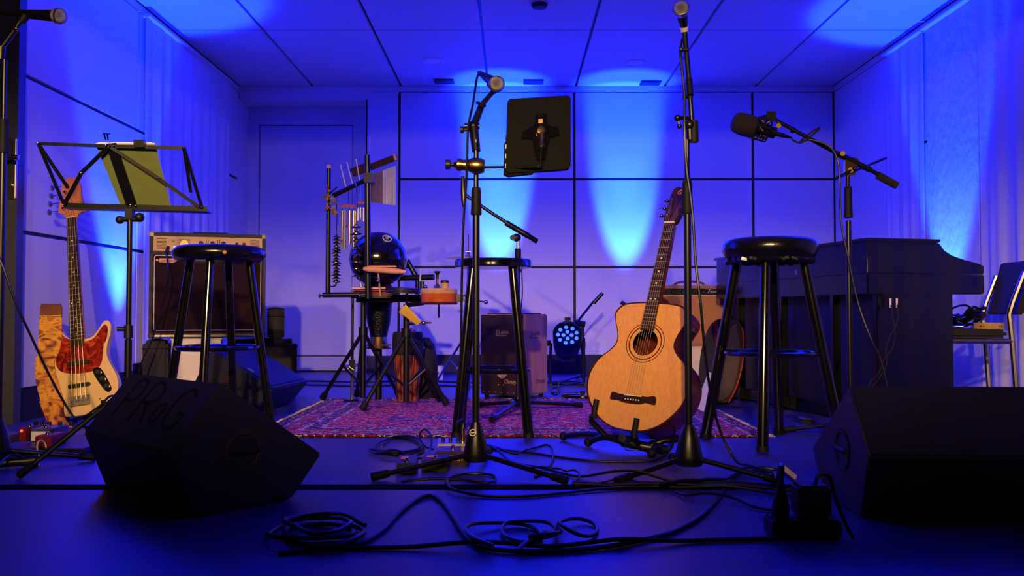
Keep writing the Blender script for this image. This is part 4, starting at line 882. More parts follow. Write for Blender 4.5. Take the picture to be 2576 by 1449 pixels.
# ================================================================== BASS AMPLIFIER
def bass_amp():
    p0, p1 = PX(373, 852, 4.52), PX(667, 847, 4.70); zb = 0.372
    xd = V((p1.x - p0.x, p1.y - p0.y, 0)); W = xd.length; M = frame(V((p0.x, p0.y, zb)), xd)      # y into depth
    H = 0.575; D = 0.32
    t = Thing('bass_amplifier', 'dark bass combo amplifier with cream control panel on a white box', 'amplifier', M @ V((W/2, D/2, 0)))
    t.part('cabinet', MB(M).box(0, W, 0.012, D, 0, H).box(0, 0.018, 0, 0.013, 0, H).box(W-0.018, W, 0, 0.013, 0, H).box(0, W, 0, 0.013, H-0.02, H).box(0, W, 0, 0.013, 0.453, 0.474).box(0, W, 0, 0.013, 0, 0.028), 'tolex_dark')
    pz0, pz1 = 0.474, 0.555
    pan = t.part('control_panel', MB(M).box(0.02, W-0.02, 0.002, 0.013, pz0, pz1), 'panel_cream', bevel=0.001)
    for gx in (0.035, W - 0.085):
        for k in range(8):
            if k % 2 == 0 or True: t.part('vent_slot', MB(M).box(gx, gx + 0.05, 0.0005, 0.003, pz0 + 0.012 + k*0.0075, pz0 + 0.0145 + k*0.0075), 'joint_black', parent=pan)
    t.part('input_lamp', MB(M).cyl((0.118, 0.004, pz1-0.024), (0.118, -0.008, pz1-0.024), 0.007, n=12), 'dark_wood', parent=pan)
    mt = t.part('meter_bezel', MB(M).box(0.148, 0.205, -0.001, 0.004, pz1-0.066, pz1-0.012), 'dark_wood', parent=pan)
    t.part('meter_dial', MB(M).prism([(0.153 + 0.0235 - 0.0235*math.cos(PI*i/12), pz1-0.055 + 0.036*math.sin(PI*i/12)) for i in range(13)], (0,0,0), (1,0,0), (0,0,1), (0,-1,0), 0.0005, 0.002), 'meter', label='lit orange level meter')
    for i, x in enumerate((0.262, 0.322, 0.380, 0.450, 0.488)):
        t.part('control_knob', MB(M).lathe((x, 0.003, pz1-0.035), (0,-1,0), [(0,0),(0.013,0),(0.012,0.004),(0.009,0.012),(0,0.012)], 16) if i < 3 else MB(M).lathe((x, 0.003, pz1-0.035), (0,-1,0), [(0,0),(0.009,0),(0.008,0.01),(0,0.01)], 14), 'tolex_dark', parent=pan)
    for i, x in enumerate((0.288, 0.298, 0.348, 0.358)):
        t.part('slider', MB(M).box(x, x + 0.003, -0.001, 0.004, pz1-0.055, pz1-0.015), 'joint_black', parent=pan)
    t.part('jack_socket', MB(M).cyl((0.128, 0.004, pz0+0.02), (0.128, -0.006, pz0+0.02), 0.008, n=12), 'chrome', parent=pan)
    g0, g1 = 0.04, 0.448
    gr = t.part('grille', MB(M).box(0.02, W-0.02, 0.003, 0.012, 0.03, 0.452), 'grille_brown')
    t.part('grille_piping', MB(M).tube([(x, 0.002, z) for x, z in rrect(0.026, W-0.026, g0, g1, 0.012)], 0.0028, 6, True), 'piping_white', parent=gr)
    lp = t.part('logo_plate', MB(M).prism([(0.050, g1-0.037), (0.050, g1-0.016), (0.168, g1-0.014), (0.12, g1-0.040)], (0,0.002,0), (1,0,0), (0,0,1), (0,-1,0), 0, 0.004).cyl((0.040, 0.003, g1-0.026), (0.040, -0.002, g1-0.026), 0.007, n=12), 'peach_wood', parent=gr)
    t.part('lettering', MB().text('ashdown', 0.021, M @ V((0.056, -0.0025, g1-0.034)), M.to_3x3() @ V((1,0,0)), (0,0,1), 0.3, 0.0004), 'ink_dark', parent=lp, kind='stuff')
    for x in (0, W):
        for z in (0.0, H):
            t.part('corner_guard', MB(M).box(x - 0.003 if x == 0 else x - 0.028, x + 0.028 if x == 0 else x + 0.003, -0.003, 0.03, max(z - 0.028, -0.002), min(z + 0.028, H + 0.003)), 'dull_steel' if z else 'black_plastic', bevel=0.006)
    t.part('bottom_rail', MB(M).box(0.03, W-0.03, -0.002, 0.004, 0.004, 0.018), 'steel', bevel=0.002)
    t.part('carry_handle', MB(M).tube([(W/2-0.1, D/2, H-0.002), (W/2-0.09, D/2, H+0.012), (W/2+0.09, D/2, H+0.012), (W/2+0.1, D/2, H-0.002)], 0.008, 8), 'rubber')
    # cable plugged into the front
    c0 = M @ V((0.092, -0.012, pz0 + 0.018))
    cb = Thing('instrument_cable', 'black cable plugged into the bass amplifier front', 'cable', FL(334, 1036))
    cb.part('plug', MB().cyl(M @ V((0.095, 0.0, pz0+0.02)), c0 + V((0,-0.02,-0.03)), 0.009, 0.007, 10), 'cable')
    cb.part('cord', MB().tube(above(catmull([c0 + V((0,-0.02,-0.03)), PX(424, 690, 4.42), PX(410, 760, 4.40), PX(380, 860, 4.36), PX(352, 925, 4.30), FL(334, 1036, 0.006), FL(300, 1048, 0.006)], 6), 0.005), 0.0045, 6), 'cable')
    # supports
    b = Thing('white_box', 'white plinth box carrying the bass amplifier', 'box', M @ V((0.25, 0.16, -zb)))
    b.part('body', MB(M).box(0.115, 0.37, 0.03, 0.30, -zb, -0.008), 'white_box', bevel=0.004)
    b.part('lid', MB(M).box(0.108, 0.377, 0.023, 0.307, -0.012, -0.0005), 'white_box', bevel=0.002)
    def soft_bag(label, x0, x1, y0, y1, z0, z1):
        t2 = Thing('equipment_bag', label, 'bag', M @ V(((x0+x1)/2, (y0+y1)/2, z0)), 'black bags around the bass amplifier')
        t2.part('bag_body', MB(M).box(x0, x1, y0, y1, z0, z1), 'gig_cloth', bevel=min(0.03, (x1 - x0) * 0.12))
        t2.part('zip', MB(M).tube([(x, y, z1 - 0.04) for x, y in rrect(x0 - 0.001, x1 + 0.001, y0 - 0.001, y1 + 0.001, 0.012)], 0.003, 5, True), 'rubber')
        t2.part('bag_handle', MB(M).tube(catmull([((x0+x1)/2 - 0.05, (y0+y1)/2, z1 - 0.003), ((x0+x1)/2, (y0+y1)/2, z1 + 0.008), ((x0+x1)/2 + 0.05, (y0+y1)/2, z1 - 0.003)], 4), 0.006, 6), 'rubber')
    soft_bag('black soft bag on the floor left of the white plinth', -0.03, 0.10, 0.0, 0.18, -zb, -0.018)
    soft_bag('wide black bag on the floor behind the round-badge monitor', 0.385, 0.79, 0.14, 0.36, -zb, -0.02)
    soft_bag('smaller black bag on top of the wide bag beside the amplifier', W + 0.016, W + 0.11, 0.16, 0.34, -0.018, 0.155)
bass_amp()

# ================================================================== TAN COMBO AMPLIFIER, box under it
def tan_amp():
    p0 = PX(1653, 873, 5.18); M = frame(V((p0.x, 5.18, 0.30)), (1, 0.03, 0)); W, H, D = 0.46, 0.378, 0.22
    t = Thing('guitar_amplifier', 'small blond combo amplifier with tan woven grille behind the piano', 'amplifier', M @ V((W/2, D/2, 0)))
    t.part('cabinet', MB(M).box(0, W, 0.014, D, 0, H).box(0, 0.012, 0, 0.015, 0, H).box(W-0.012, W, 0, 0.015, 0, H).box(0, W, 0, 0.015, H-0.02, H).box(0, W, 0, 0.015, 0, 0.02), 'tolex_blond')
    pan = t.part('control_panel', MB(M).box(0.013, W-0.013, 0.006, 0.015, 0.318, 0.357), 'panel_navy')
    t.part('panel_trim', MB(M).box(0.013, W-0.013, 0.004, 0.008, 0.312, 0.3185).box(0.013, 0.017, 0.004, 0.008, 0.318, 0.357), 'ink_tan', parent=pan)
    for x in (0.033, 0.055):
        t.part('jack_socket', MB(M).cyl((x, 0.006, 0.338), (x, -0.002, 0.338), 0.008, n=12), 'chrome', parent=pan)
    for k, x in enumerate((0.10, 0.165, 0.23, 0.29)):
        kb = t.part('control_knob', MB(M).lathe((x, 0.006, 0.338), (0,-1,0), [(0,0),(0.013,0),(0.012,0.005),(0.008,0.014),(0,0.014)], 16), 'black_plastic', parent=pan)
    t.part('lettering', MB().text('Fender', 0.034, M @ V((0.318, 0.0055, 0.330)), M.to_3x3() @ V((1,0,0)), (0,0,1), 0.35, 0.0004), 'ink_white', parent=pan, kind='stuff')
    t.part('grille', MB(M).box(0.013, W-0.013, 0.006, 0.015, 0.02, 0.312), 'grille_tan')
    t.part('handle', MB(M).tube(catmull([(0.13, D/2, H-0.002), (0.15, D/2, H+0.018), (0.23, D/2, H+0.028), (0.31, D/2, H+0.018), (0.33, D/2, H-0.002)], 4), 0.007, 8), 'brown_leather')
    for x in (0.13, 0.33): t.part('handle_cap', MB(M).box(x-0.018, x+0.018, D/2-0.012, D/2+0.012, H-0.002, H+0.008), 'steel', bevel=0.002)
    b = Thing('white_box', 'white plinth box under the blond amplifier', 'box', M @ V((W/2, 0.1, -0.30)))
    b.part('body', MB(M).box(0.03, W-0.02, 0.01, D, -0.30, -0.006), 'white_box', bevel=0.004)
    b.part('lid', MB(M).box(0.024, W-0.014, 0.004, D+0.004, -0.012, -0.0005), 'white_box', bevel=0.002)
    b.part('plinth_skirt', MB(M).box(0.022, W-0.012, 0.002, D+0.004, -0.30, -0.275), 'tolex_blond', bevel=0.002)
tan_amp()

# ================================================================== CAJON
def cajon():
    cr = FL(1316, 1006); ang = math.radians(31); xd = V((math.cos(ang), -math.sin(ang), 0)); W = 0.30; H = 0.482; z0 = 0.018
    o = V((cr.x, cr.y, z0)) - xd * W; M = frame(o, xd); yd = M.to_3x3() @ V((0,1,0))
    t = Thing('cajon', 'wooden box drum with dark printed front and light wood sides behind the rug', 'drum', M @ V((W/2, 0.15, -z0)))
    t.part('shell', MB(M).box(0, W, 0.006, 0.30, 0, H), 'cajon_side', bevel=0.008)
    fr = t.part('front_plate', MB(M).box(0.002, W-0.002, 0, 0.0065, 0.004, H-0.004), 'cajon_front', bevel=0.002)
    t.part('seat_pad', MB(M).box(0.03, W-0.03, 0.03, 0.27, H-0.001, H+0.005), 'rubber', bevel=0.002)
    ex = M.to_3x3() @ V((1,0,0))
    t.part('lettering', MB().text('J.Leiva', 0.034, M @ V((0.115, -0.0005, 0.365)), ex, (0,0,1), 0, 0.0004), 'ink_tan', parent=fr, kind='stuff')
    t.part('lettering', MB().text('PERCUSSION', 0.012, M @ V((0.117, -0.0005, 0.351)), ex, (0,0,1), 0, 0.0004), 'ink_tan', parent=fr, kind='stuff')
    t.part('emblem', MB(M).plate(circ(0.155, 0.135, 0.034), circ(0.163, 0.145, 0.017), (0,0,0), (1,0,0), (0,0,1), (0,-1,0), 0, 0.0008), 'ink_tan', parent=fr)
    t.part('lettering', MB().text('Omeya', 0.036, M @ V((0.165, -0.0005, 0.072)), ex, (0,0,1), 0.3, 0.0004), 'ink_tan', parent=fr, kind='stuff')
    for k in range(7): t.part('screw', MB(M).ball((0.025 + k*0.042, 0.0, 0.018), 0.0032, 8), 'ink_tan', parent=fr)
    for k in (0.13, 0.165): t.part('vent_pin', MB(M).ball((k, 0.0, 0.062), 0.004, 8), 'ink_tan', parent=fr)
    so = M @ V((W + 0.0005, 0.085, 0.355)); 
    t.part('lettering', MB().text('J.Leiva', 0.046, so, yd, (0,0,1), 0, 0.0004), 'ink_dark', kind='stuff')
    t.part('lettering', MB().text('PERCUSSION', 0.016, M @ V((W + 0.0005, 0.085, 0.335)), yd, (0,0,1), 0, 0.0004), 'ink_dark', kind='stuff')
    t.part('lettering', MB().text('Omeya', 0.042, M @ V((W + 0.0005, 0.14, 0.065)), yd, (0,0,1), 0.3, 0.0004), 'ink_dark', kind='stuff')
    for x in (0.03, W-0.03):
        for y in (0.03, 0.27): t.part('foot', MB(M).cyl((x, y, 0.001), (x, y, -z0), 0.014, n=12), 'rubber')
cajon()

# ================================================================== PIANO
def piano():
    P0 = V((1.560, 3.66, 0)); L = V((-0.229, 0.973, 0)).normalized(); Dv = V((0.973, 0.229, 0)).normalized(); Z = V((0,0,1)); LEN = 1.42
    t = Thing('piano', 'glossy black digital piano with curved cheeks, its back turned to the stage', 'piano', P0 + L * LEN/2 + Dv * 0.25)
    lower = [(0.0,0.592),(0.60,0.592),(0.61,0.60),(0.61,0.682),(0.0,0.682)]
    upper = [(0.0,0.684),(0.61,0.684),(0.61,0.722),(0.57,0.735),(0.50,0.750),(0.44,0.768),(0.40,0.790),(0.375,0.822),(0.0,0.822)]
    t.part('key_bed', MB().prism(lower, P0, Dv, Z, L, 0, LEN), 'piano_black', bevel=0.005)
    up = t.part('upper_case', MB().prism(upper, P0, Dv, Z, L, 0.002, LEN-0.002), 'piano_black', bevel=0.004)
    t.part('lid', MB().prism([(-0.012,0.822),(0.36,0.822),(0.372,0.828),(0.372,0.838),(-0.012,0.838)], P0, Dv, Z, L, -0.012, LEN+0.012), 'piano_black', bevel=0.004)
    for e in (0.0, LEN - 0.045):
        t.part('end_panel', MB().prism([(0.06,0.0),(0.455,0.0),(0.455,0.593),(0.06,0.593)], P0, Dv, Z, L, e + 0.02, e + 0.05), 'piano_black', bevel=0.003)
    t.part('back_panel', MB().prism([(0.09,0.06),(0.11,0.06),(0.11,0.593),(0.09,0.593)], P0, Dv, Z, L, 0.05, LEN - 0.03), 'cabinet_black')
    t.part('foot_rail', MB().prism([(0.06,0.012),(0.16,0.012),(0.16,0.07),(0.06,0.07)], P0, Dv, Z, L, 0.05, LEN-0.03), 'piano_black', bevel=0.003)
    t.part('jack_panel', MB().prism([(0.08,0.580),(0.18,0.580),(0.18,0.593),(0.08,0.593)], P0, Dv, Z, L, -0.002, 0.021), 'black_plastic', bevel=0.002)
    t.part('back_badge', MB().prism([(-0.002,0.70),(0.0,0.70),(0.0,0.725),(-0.002,0.725)], P0, Dv, Z, L, 0.55, 0.568), 'pedal_blue')
    for k in range(3):
        t.part('leg_post', MB().prism([(0.02,0.0),(0.06,0.0),(0.06,0.593),(0.02,0.593)], P0, Dv, Z, L, 0.28 + k * 0.45, 0.31 + k * 0.45), 'piano_black', bevel=0.003)
    for k in range(3):
        t.part('pedal', MB().prism([(0.16,0.03),(0.24,0.018),(0.24,0.026),(0.16,0.042)], P0, Dv, Z, L, 0.62 + k*0.07, 0.65 + k*0.07), 'brass', bevel=0.002)
    # cables from the jack panel
    for k, (x, pts) in enumerate(((2240, [(2243,770),(2246,800),(2252,840),(2243,880),(2225,900),(2210,940),(2180,985)]), (2256, [(2258,770),(2257,810),(2240,845),(2228,880),(2230,920),(2205,960),(2170,1010)]))):
        c = Thing('audio_cable', ('thin cable with white plug hanging under the piano end, straight' if k == 0 else 'thin cable with white plug crossing its neighbour under the piano end'), 'cable', FL(2150, 1040))
        yy = 3.676 - 0.010 * k
        c.part('plug', MB().cyl(PX(x, 750, yy), PX(x, 774, yy), 0.005, 0.004, 10), 'piping_white')
        c.part('cord', MB().tube(above(catmull([PX(x, 748, yy), PX(x, 770, yy)] + [PX(px, py, yy - 0.015 - 0.02 * i) for i, (px, py) in enumerate(pts)] + [FL(2192 + 14*k, 1100, 0.004), FL(2204 + 14*k, 1112, 0.004)], 4), 0.0032), 0.0028, 6), 'foam')
    # small pedal on the floor by the piano
    q = FL(2028, 1066); s = Thing('sustain_pedal', 'small metal sustain pedal on the floor before the piano', 'pedal', q)
    s.part('base', MB().box(q.x - 0.03, q.x + 0.03, q.y - 0.02, q.y + 0.09, 0, 0.018), 'black_plastic', bevel=0.003)
    s.part('tread', MB().box(q.x - 0.02, q.x + 0.02, q.y - 0.035, q.y + 0.05, 0.022, 0.028).box(q.x - 0.015, q.x + 0.015, q.y + 0.02, q.y + 0.04, 0.017, 0.023), 'steel', bevel=0.002)
piano()

# ================================================================== CHAIR with gear on it
def chair():
    n0 = V((2.335, 3.90, 0)); f = V((-0.965, 0.26, 0)).normalized(); l = V((0.26, 0.965, 0)).normalized(); W = 0.44; Z = V((0,0,1))
    t = Thing('chair', 'dark cloth chair with pale steel frame at the piano', 'chair', n0 + l * W/2 + f * 0.2)
    for s in (0, W):
        b = n0 + l * s
        t.part('rear_leg', MB().tube([b - f*0.02 + Z*0.006, b + Z*0.36, b + f*0.012 + Z*0.50, b - f*0.005 + Z*0.56, b - f*0.055 + Z*0.70], 0.0125, 8), 'steel')
        t.part('front_leg', MB().tube([b + f*0.40 + Z*0.006, b + f*0.38 + Z*0.375], 0.0125, 8), 'steel')
        t.part('side_rail', MB().tube([b + Z*0.375, b + f*0.385 + Z*0.375], 0.0125, 8), 'steel')
    t.part('seat', MB(frame(n0, f, l)).box(0.02, 0.42, 0.0, W, 0.388, 0.43), 'chair_cloth', bevel=0.014)
    def fn(u, v):
        p = n0 + l * (W * u - 0.02 + 0.04 * u) + Z * (0.50 + 0.265 * v) - f * (0.01 + 0.07 * v - 0.05 * 4 * u * (1 - u) * -1)
        return p
    mb = MB().grid(fn, 12, 8); n = len(mb.v); base = list(mb.v); fs = list(mb.f)
    mb.add([p - f * 0.028 for p in base], [list(reversed(q)) for q in fs])
    rim = [i for i in range(13)] + [13*j + 12 for j in range(1, 9)] + [8*13 + i for i in range(11, -1, -1)] + [13*j for j in range(7, 0, -1)]
    for a, b in zip(rim, rim[1:] + rim[:1]): mb.f.append([a, b, b + n, a + n])
    t.part('backrest', mb, 'chair_cloth', bevel=0.006)
    # things lying on the seat
    c = n0 + f * 0.165 + l * 0.14 + Z * 0.431; p = n0 + f * 0.070 + l * 0.11 + Z * 0.431
    def rest(q):      # the heap sags over the tambourine under its edge
        d_ = math.hypot(q.x - p.x, q.y - p.y); t_ = max(0.0, min(1.0, (0.125 - d_) / 0.040)); return q + Z * (0.036 * t_ * t_ * (3 - 2 * t_))
    k = Thing('coiled_cable', 'heap of coiled glossy black cable on the chair seat', 'cable', c)
    mb = MB(); pts = []
    for i in range(150):
        a = i * 0.42; r = 0.068 + 0.022 * math.sin(i * 0.37) + 0.01 * math.sin(i * 1.3)
        pts.append(c + f * (r * 1.05 * math.cos(a)) + l * (r * math.sin(a)) + Z * (0.006 + 0.055 * (i / 150.0) + 0.012 * math.sin(i * 0.9) ** 2))
    mb.tube([rest(q) for q in catmull(pts, 2)], 0.005, 6); k.part('cord', mb, 'gloss_black')
    k.part('connector', MB().cyl(c + f*0.075 - l*0.085 + Z*0.010, c + f*0.03 - l*0.095 + Z*0.012, 0.009, n=10), 'chrome')
    k.part('arched_loop', MB().tube(catmull([c + f*0.085 + Z*0.035, c + f*0.06 + Z*0.095, c + Z*0.115, c - f*0.05 + Z*0.085], 5), 0.005, 6), 'gloss_black')
    d = Thing('tambourine', 'small round wooden tambourine lying on the chair seat', 'tambourine', p)
    d.part('hoop', MB().lathe(p, (0,0,1), [(0.058,0),(0.066,0),(0.066,0.03),(0.058,0.03),(0.058,0)], 28), 'hide')
    d.part('skin', MB().lathe(p + Z*0.026, (0,0,1), [(0,0),(0.06,0),(0.06,0.003),(0,0.003)], 28), 'hide')
    for i in range(5):
        a = i * 2*PI/5; d.part('jingle', MB().cyl(p + V((0.064*math.cos(a), 0.064*math.sin(a), 0.012)), p + V((0.064*math.cos(a), 0.064*math.sin(a), 0.016)), 0.011, n=12), 'brass')
chair()

# ================================================================== GIG BAG AND PAPER
def gig():
    lean = V((0.20, 0.16, 0.96)).normalized(); nn = V((-0.30, -0.92, 0.20)); nn = (nn - lean * nn.dot(lean)).normalized(); wd = lean.cross(nn)
    b = FL(1800, 1022); M = frame(V((b.x, b.y, 0.031)), wd, lean, nn)
    t = Thing('gig_bag', 'black and olive guitar bag with red piping leaning behind the padded stool', 'bag', (b.x, b.y, 0))
    out = smooth2([(-0.06,0.0),(0.06,0.0),(0.095,0.06),(0.11,0.16),(0.112,0.28),(0.10,0.38),(0.07,0.44),(0.0,0.462),(-0.07,0.44),(-0.105,0.37),(-0.118,0.26),(-0.112,0.14),(-0.095,0.05)], 3)
    t.part('bag_body', MB(M).prism(out, (0,0,0), (1,0,0), (0,1,0), (0,0,1), -0.10, 0.0), 'gig_cloth', bevel=0.02)
    t.part('front_pocket', MB(M).prism(smooth2([(-0.005,0.02),(0.055,0.02),(0.085,0.09),(0.095,0.2),(0.085,0.32),(0.05,0.41),(0.02,0.40),(-0.005,0.30)],3), (0,0,0), (1,0,0), (0,1,0), (0,0,1), -0.004, 0.022), 'gig_olive', bevel=0.008)
    t.part('piping', MB(M).tube(catmull([(0.07,0.0,0.008),(0.10,0.1,0.008),(0.11,0.22,0.006),(0.10,0.35,0.004),(0.08,0.42,0.003)], 4), 0.004, 6), 'red_piping')
    t.part('piping', MB(M).tube(catmull([(0.0,0.02,0.012),(-0.01,0.15,0.012),(-0.012,0.28,0.012),(0.01,0.38,0.010),(0.05,0.43,0.006)], 4), 0.004, 6), 'red_piping')
    t.part('shoulder_strap', MB(M).prism([(-0.075,0.43),(-0.055,0.44),(-0.035,0.36),(-0.02,0.30),(-0.045,0.30),(-0.062,0.36)], (0,0,0), (1,0,0), (0,1,0), (0,0,1), -0.004, 0.012), 'red_piping', bevel=0.003)
    def on_bag(px, py):
        r = ray(px, py); o_ = M @ V((0, 0, 0.026)); k_ = (o_ - EYE).dot(nn) / r.dot(nn); return EYE + r * k_
    p1 = FL(1770, 1036, 0.0095); p2 = on_bag(1803, 946); p3 = on_bag(1782, 936); p0 = p1 + (p3 - p2)
    mb = MB(); off = V((0.002, 0.004, 0.002))
    mb.add([p0, p1, p2, p3, p0 + off, p1 + off, p2 + off, p3 + off], [(0,1,2,3),(7,6,5,4),(0,4,5,1),(1,5,6,2),(2,6,7,3),(3,7,4,0)])
    single('paper_sheet', mb, 'paper', 'white paper sheet propped against the gig bag', 'paper', p1)
gig()
c = FL(1466, 998); t = Thing('round_stand_base', 'flat round metal stand base on the floor behind the acoustic guitar', 'stand base', c)
t.part('disc', MB().lathe(c, (0,0,1), [(0,0),(0.125,0),(0.128,0.004),(0.125,0.016),(0.11,0.019),(0.03,0.022),(0,0.022)], 40), 'piano_black')
t.part('socket', MB().cyl(c + V((0,0,0.02)), c + V((0,0,0.035)), 0.014, n=14), 'black_metal')

# ================================================================== MUSIC STAND
def music_stand():
    Yt, Yb_ = 2.70, 2.80
    def q(px, py): return PX(px, py, Yb_ + (Yt - Yb_) * (520 - py) / 160.0)
    hub = PX(322, 935, Yb_); t = Thing('music_stand', 'black folding music stand in front of the bass guitar', 'music stand', (hub.x, Yb_, 0))
    def bar(nm, pts, w_, th=0.0035):
        mb = MB()
        for a, b in zip(pts, pts[1:]):
            d = (b - a).normalized(); nrm = V((0, -1, 0.0)); sd = d.cross(nrm).normalized(); nrm = sd.cross(d)
            mb.add([p + sd * s * w_/2 + nrm * k * th/2 for p in (a - d*w_*0.3, b + d*w_*0.3) for s, k in ((-1,-1),(1,-1),(1,1),(-1,1))], [(0,1,2,3),(7,6,5,4),(0,4,5,1),(1,5,6,2),(2,6,7,3),(3,7,4,0)])
        return t.part(nm, mb, 'black_metal')
    H_ = q(276, 368)
    bar('top_arm', [q(96, 361), H_], 0.011); bar('top_arm', [H_, q(464, 373)], 0.011)
    bar('side_arm', [q(97, 362), q(161, 514)], 0.011); bar('side_arm', [q(464, 373), q(508, 522)], 0.011)
    bar('page_arm', [q(98, 362) + V((0,-0.004,0)), q(172, 472) + V((0,-0.004,0))], 0.011); bar('page_arm', [q(464, 374) + V((0,-0.004,0)), q(481, 482) + V((0,-0.004,0))], 0.011)
    bar('cross_arm', [H_ + V((0,-0.004,0)), q(206, 436) + V((0,-0.004,0)), q(163, 515) + V((0,-0.004,0))], 0.013); bar('cross_arm', [H_ + V((0,-0.004,0)), q(400, 449) + V((0,-0.004,0)), q(500, 520) + V((0,-0.004,0))], 0.011)
    bar('spine', [q(280, 368) + V((0,0.004,0)), q(331, 520) + V((0,0.004,0))], 0.034)
    a, b = q(160, 516), q(522, 525)
    t.part('ledge', MB().add([p + V((0, y, z)) for p in (a, b) for y, z in ((0,-0.009),(0,0.008),(0.004,0.008),(0.004,-0.005),(0.04,-0.008),(0.04,-0.012))], [(0,1,7,6),(1,2,8,7),(2,3,9,8),(3,4,10,9),(4,5,11,10),(5,0,6,11),(0,5,4,3,2,1),(6,7,8,9,10,11)]), 'black_metal')
    for px, py in ((97,361),(464,373),(161,515),(508,522),(206,436),(400,449),(268,366),(288,368),(330,516),(342,518)):
        p = q(px, py) + V((0,-0.007,0)); t.part('rivet', MB().ball(p, 0.0035, 8), 'chrome')
    t.part('page_clip', MB().tube([q(266, 352), q(262, 336)], 0.0025, 6).tube([q(272, 352), q(270, 337)], 0.0025, 6).tube([q(258, 336), q(277, 337)], 0.002, 6).box(q(258,0).x, q(286,0).x, Yt-0.01, Yt+0.004, q(0,372).z, q(0,352).z), 'black_metal')
    zj = q(0, 525).z
    pb = V((hub.x, Yb_, 0))
    t.part('tilt_joint', MB().box(hub.x - 0.012, hub.x + 0.012, Yb_ - 0.012, Yb_ + 0.012, zj - 0.035, zj - 0.002).cyl((hub.x - 0.03, Yb_, zj - 0.036), (hub.x + 0.03, Yb_, zj - 0.036), 0.009, n=12).ball((hub.x - 0.034, Yb_, zj - 0.038), 0.014, 12).ball((hub.x + 0.032, Yb_, zj - 0.030), 0.016, 12), 'black_plastic')
    t.part('upper_tube', MB().cyl((hub.x, Yb_, 0.40), (hub.x, Yb_, zj - 0.03), 0.0085, n=12), 'black_metal')
    zc = PX(0, 832, Yb_).z
    t.part('height_clamp', MB().cyl((hub.x, Yb_, zc - 0.024), (hub.x, Yb_, zc + 0.018), 0.014, n=14).cyl((hub.x - 0.036, Yb_ - 0.004, zc + 0.006), (hub.x, Yb_, zc + 0.006), 0.008, n=10), 'black_plastic')
    t.part('lower_tube', MB().cyl((hub.x, Yb_, 0.03), (hub.x, Yb_, 0.42), 0.0115, n=12), 'black_metal')
    e0 = FL(48, 1207); hubz = V((hub.x, Yb_, 0.26))
    for e in (V((e0.x, e0.y, 0.012)), V((hub.x + 0.02, Yb_ + 0.36, 0.012)), V((hub.x + 0.30, Yb_ + 0.02, 0.012))):
        lg = t.part('leg', MB().cyl(hubz, e, 0.0085, n=8), 'black_metal')
        qd = (hubz - e).normalized(); t.part('rubber_foot', MB().cyl(e + qd * 0.05, e - qd * 0.004, 0.0115, n=10), 'rubber', parent=lg)
        mid = (V((hub.x, Yb_, 0.05)) + V((e.x, e.y, 0.03))) / 2
        t.part('strut', MB().cyl(V((hub.x, Yb_, 0.06)), hubz * 0.55 + e * 0.45, 0.005, n=8), 'black_metal')
    # booklet on the desk (behind the bars, as seen from the audience)
    k = V((0, 0.012, 0))
    A, B_, C_, D_ = q(303, 526) + k, q(428, 528) + k, q(385, 362) + k, q(236, 362) + k
    bk = Thing('sheet_music', 'green backed music booklet standing on the folding music stand', 'booklet', (A + B_) / 2)
    nrm = (B_ - A).cross(D_ - A).normalized(); nrm = nrm if nrm.y > 0 else -nrm
    def slab(pts, d0, d1): return MB().add([p + nrm * d for d in (d0, d1) for p in pts], [(0,1,2,3),(7,6,5,4),(0,4,5,1),(1,5,6,2),(2,6,7,3),(3,7,4,0)])
    mid0, mid1 = A * 0.62 + B_ * 0.38, D_ * 0.62 + C_ * 0.38
    bk.part('cover', slab([A, B_, C_, D_], 0, 0.002), 'book_green')
    up = (D_ - A).normalized() * 0.003
    bk.part('pages', slab([A + up, B_ + up, C_ + up*1.2, D_ + up*1.2], 0.0022, 0.008), 'paper')
    bk.part('inner_sheet', slab([A + (B_-A)*0.05 + up, B_ - (B_-A)*0.04 + up, C_ - (C_-D_)*0.06 + up*1.8, D_ + (C_-D_)*0.03 + up*2], 0.0085, 0.0095), 'paper')
music_stand()

# ================================================================== PERCUSSION
def chrome_tripod(name, label, c, z_hub, z_foot_join, feet, z_top, r, mat, group=None, foot_z=0.014, base_z=0.0):
    c = V((c[0], c[1], base_z)); t = Thing(name, label, 'percussion stand', c, group)
    t.part('pole', MB().cyl(c + V((0,0,0.03)), c + V((0,0,z_top)), r, n=14), mat)
    t.part('collar', MB().cyl(c + V((0,0,z_hub - 0.02)), c + V((0,0,z_hub + 0.025)), r * 1.7, n=14), mat)
    for e in feet:
        e = V((e[0], e[1], foot_z))
        lg = t.part('leg', MB().cyl(c + V((0,0,z_hub)), e, r * 0.75, n=10), mat)
        q = (c + V((0,0,z_hub)) - e).normalized()
        t.part('rubber_foot', MB().cyl(e + q * 0.035, e - q * 0.004, 0.017, 0.019, 12), 'rubber', parent=lg)
        t.part('brace', MB().cyl(c + V((0,0,z_foot_join)), (c + V((0,0,z_hub))) * 0.5 + e * 0.5, r * 0.5, n=8), mat)
    return t
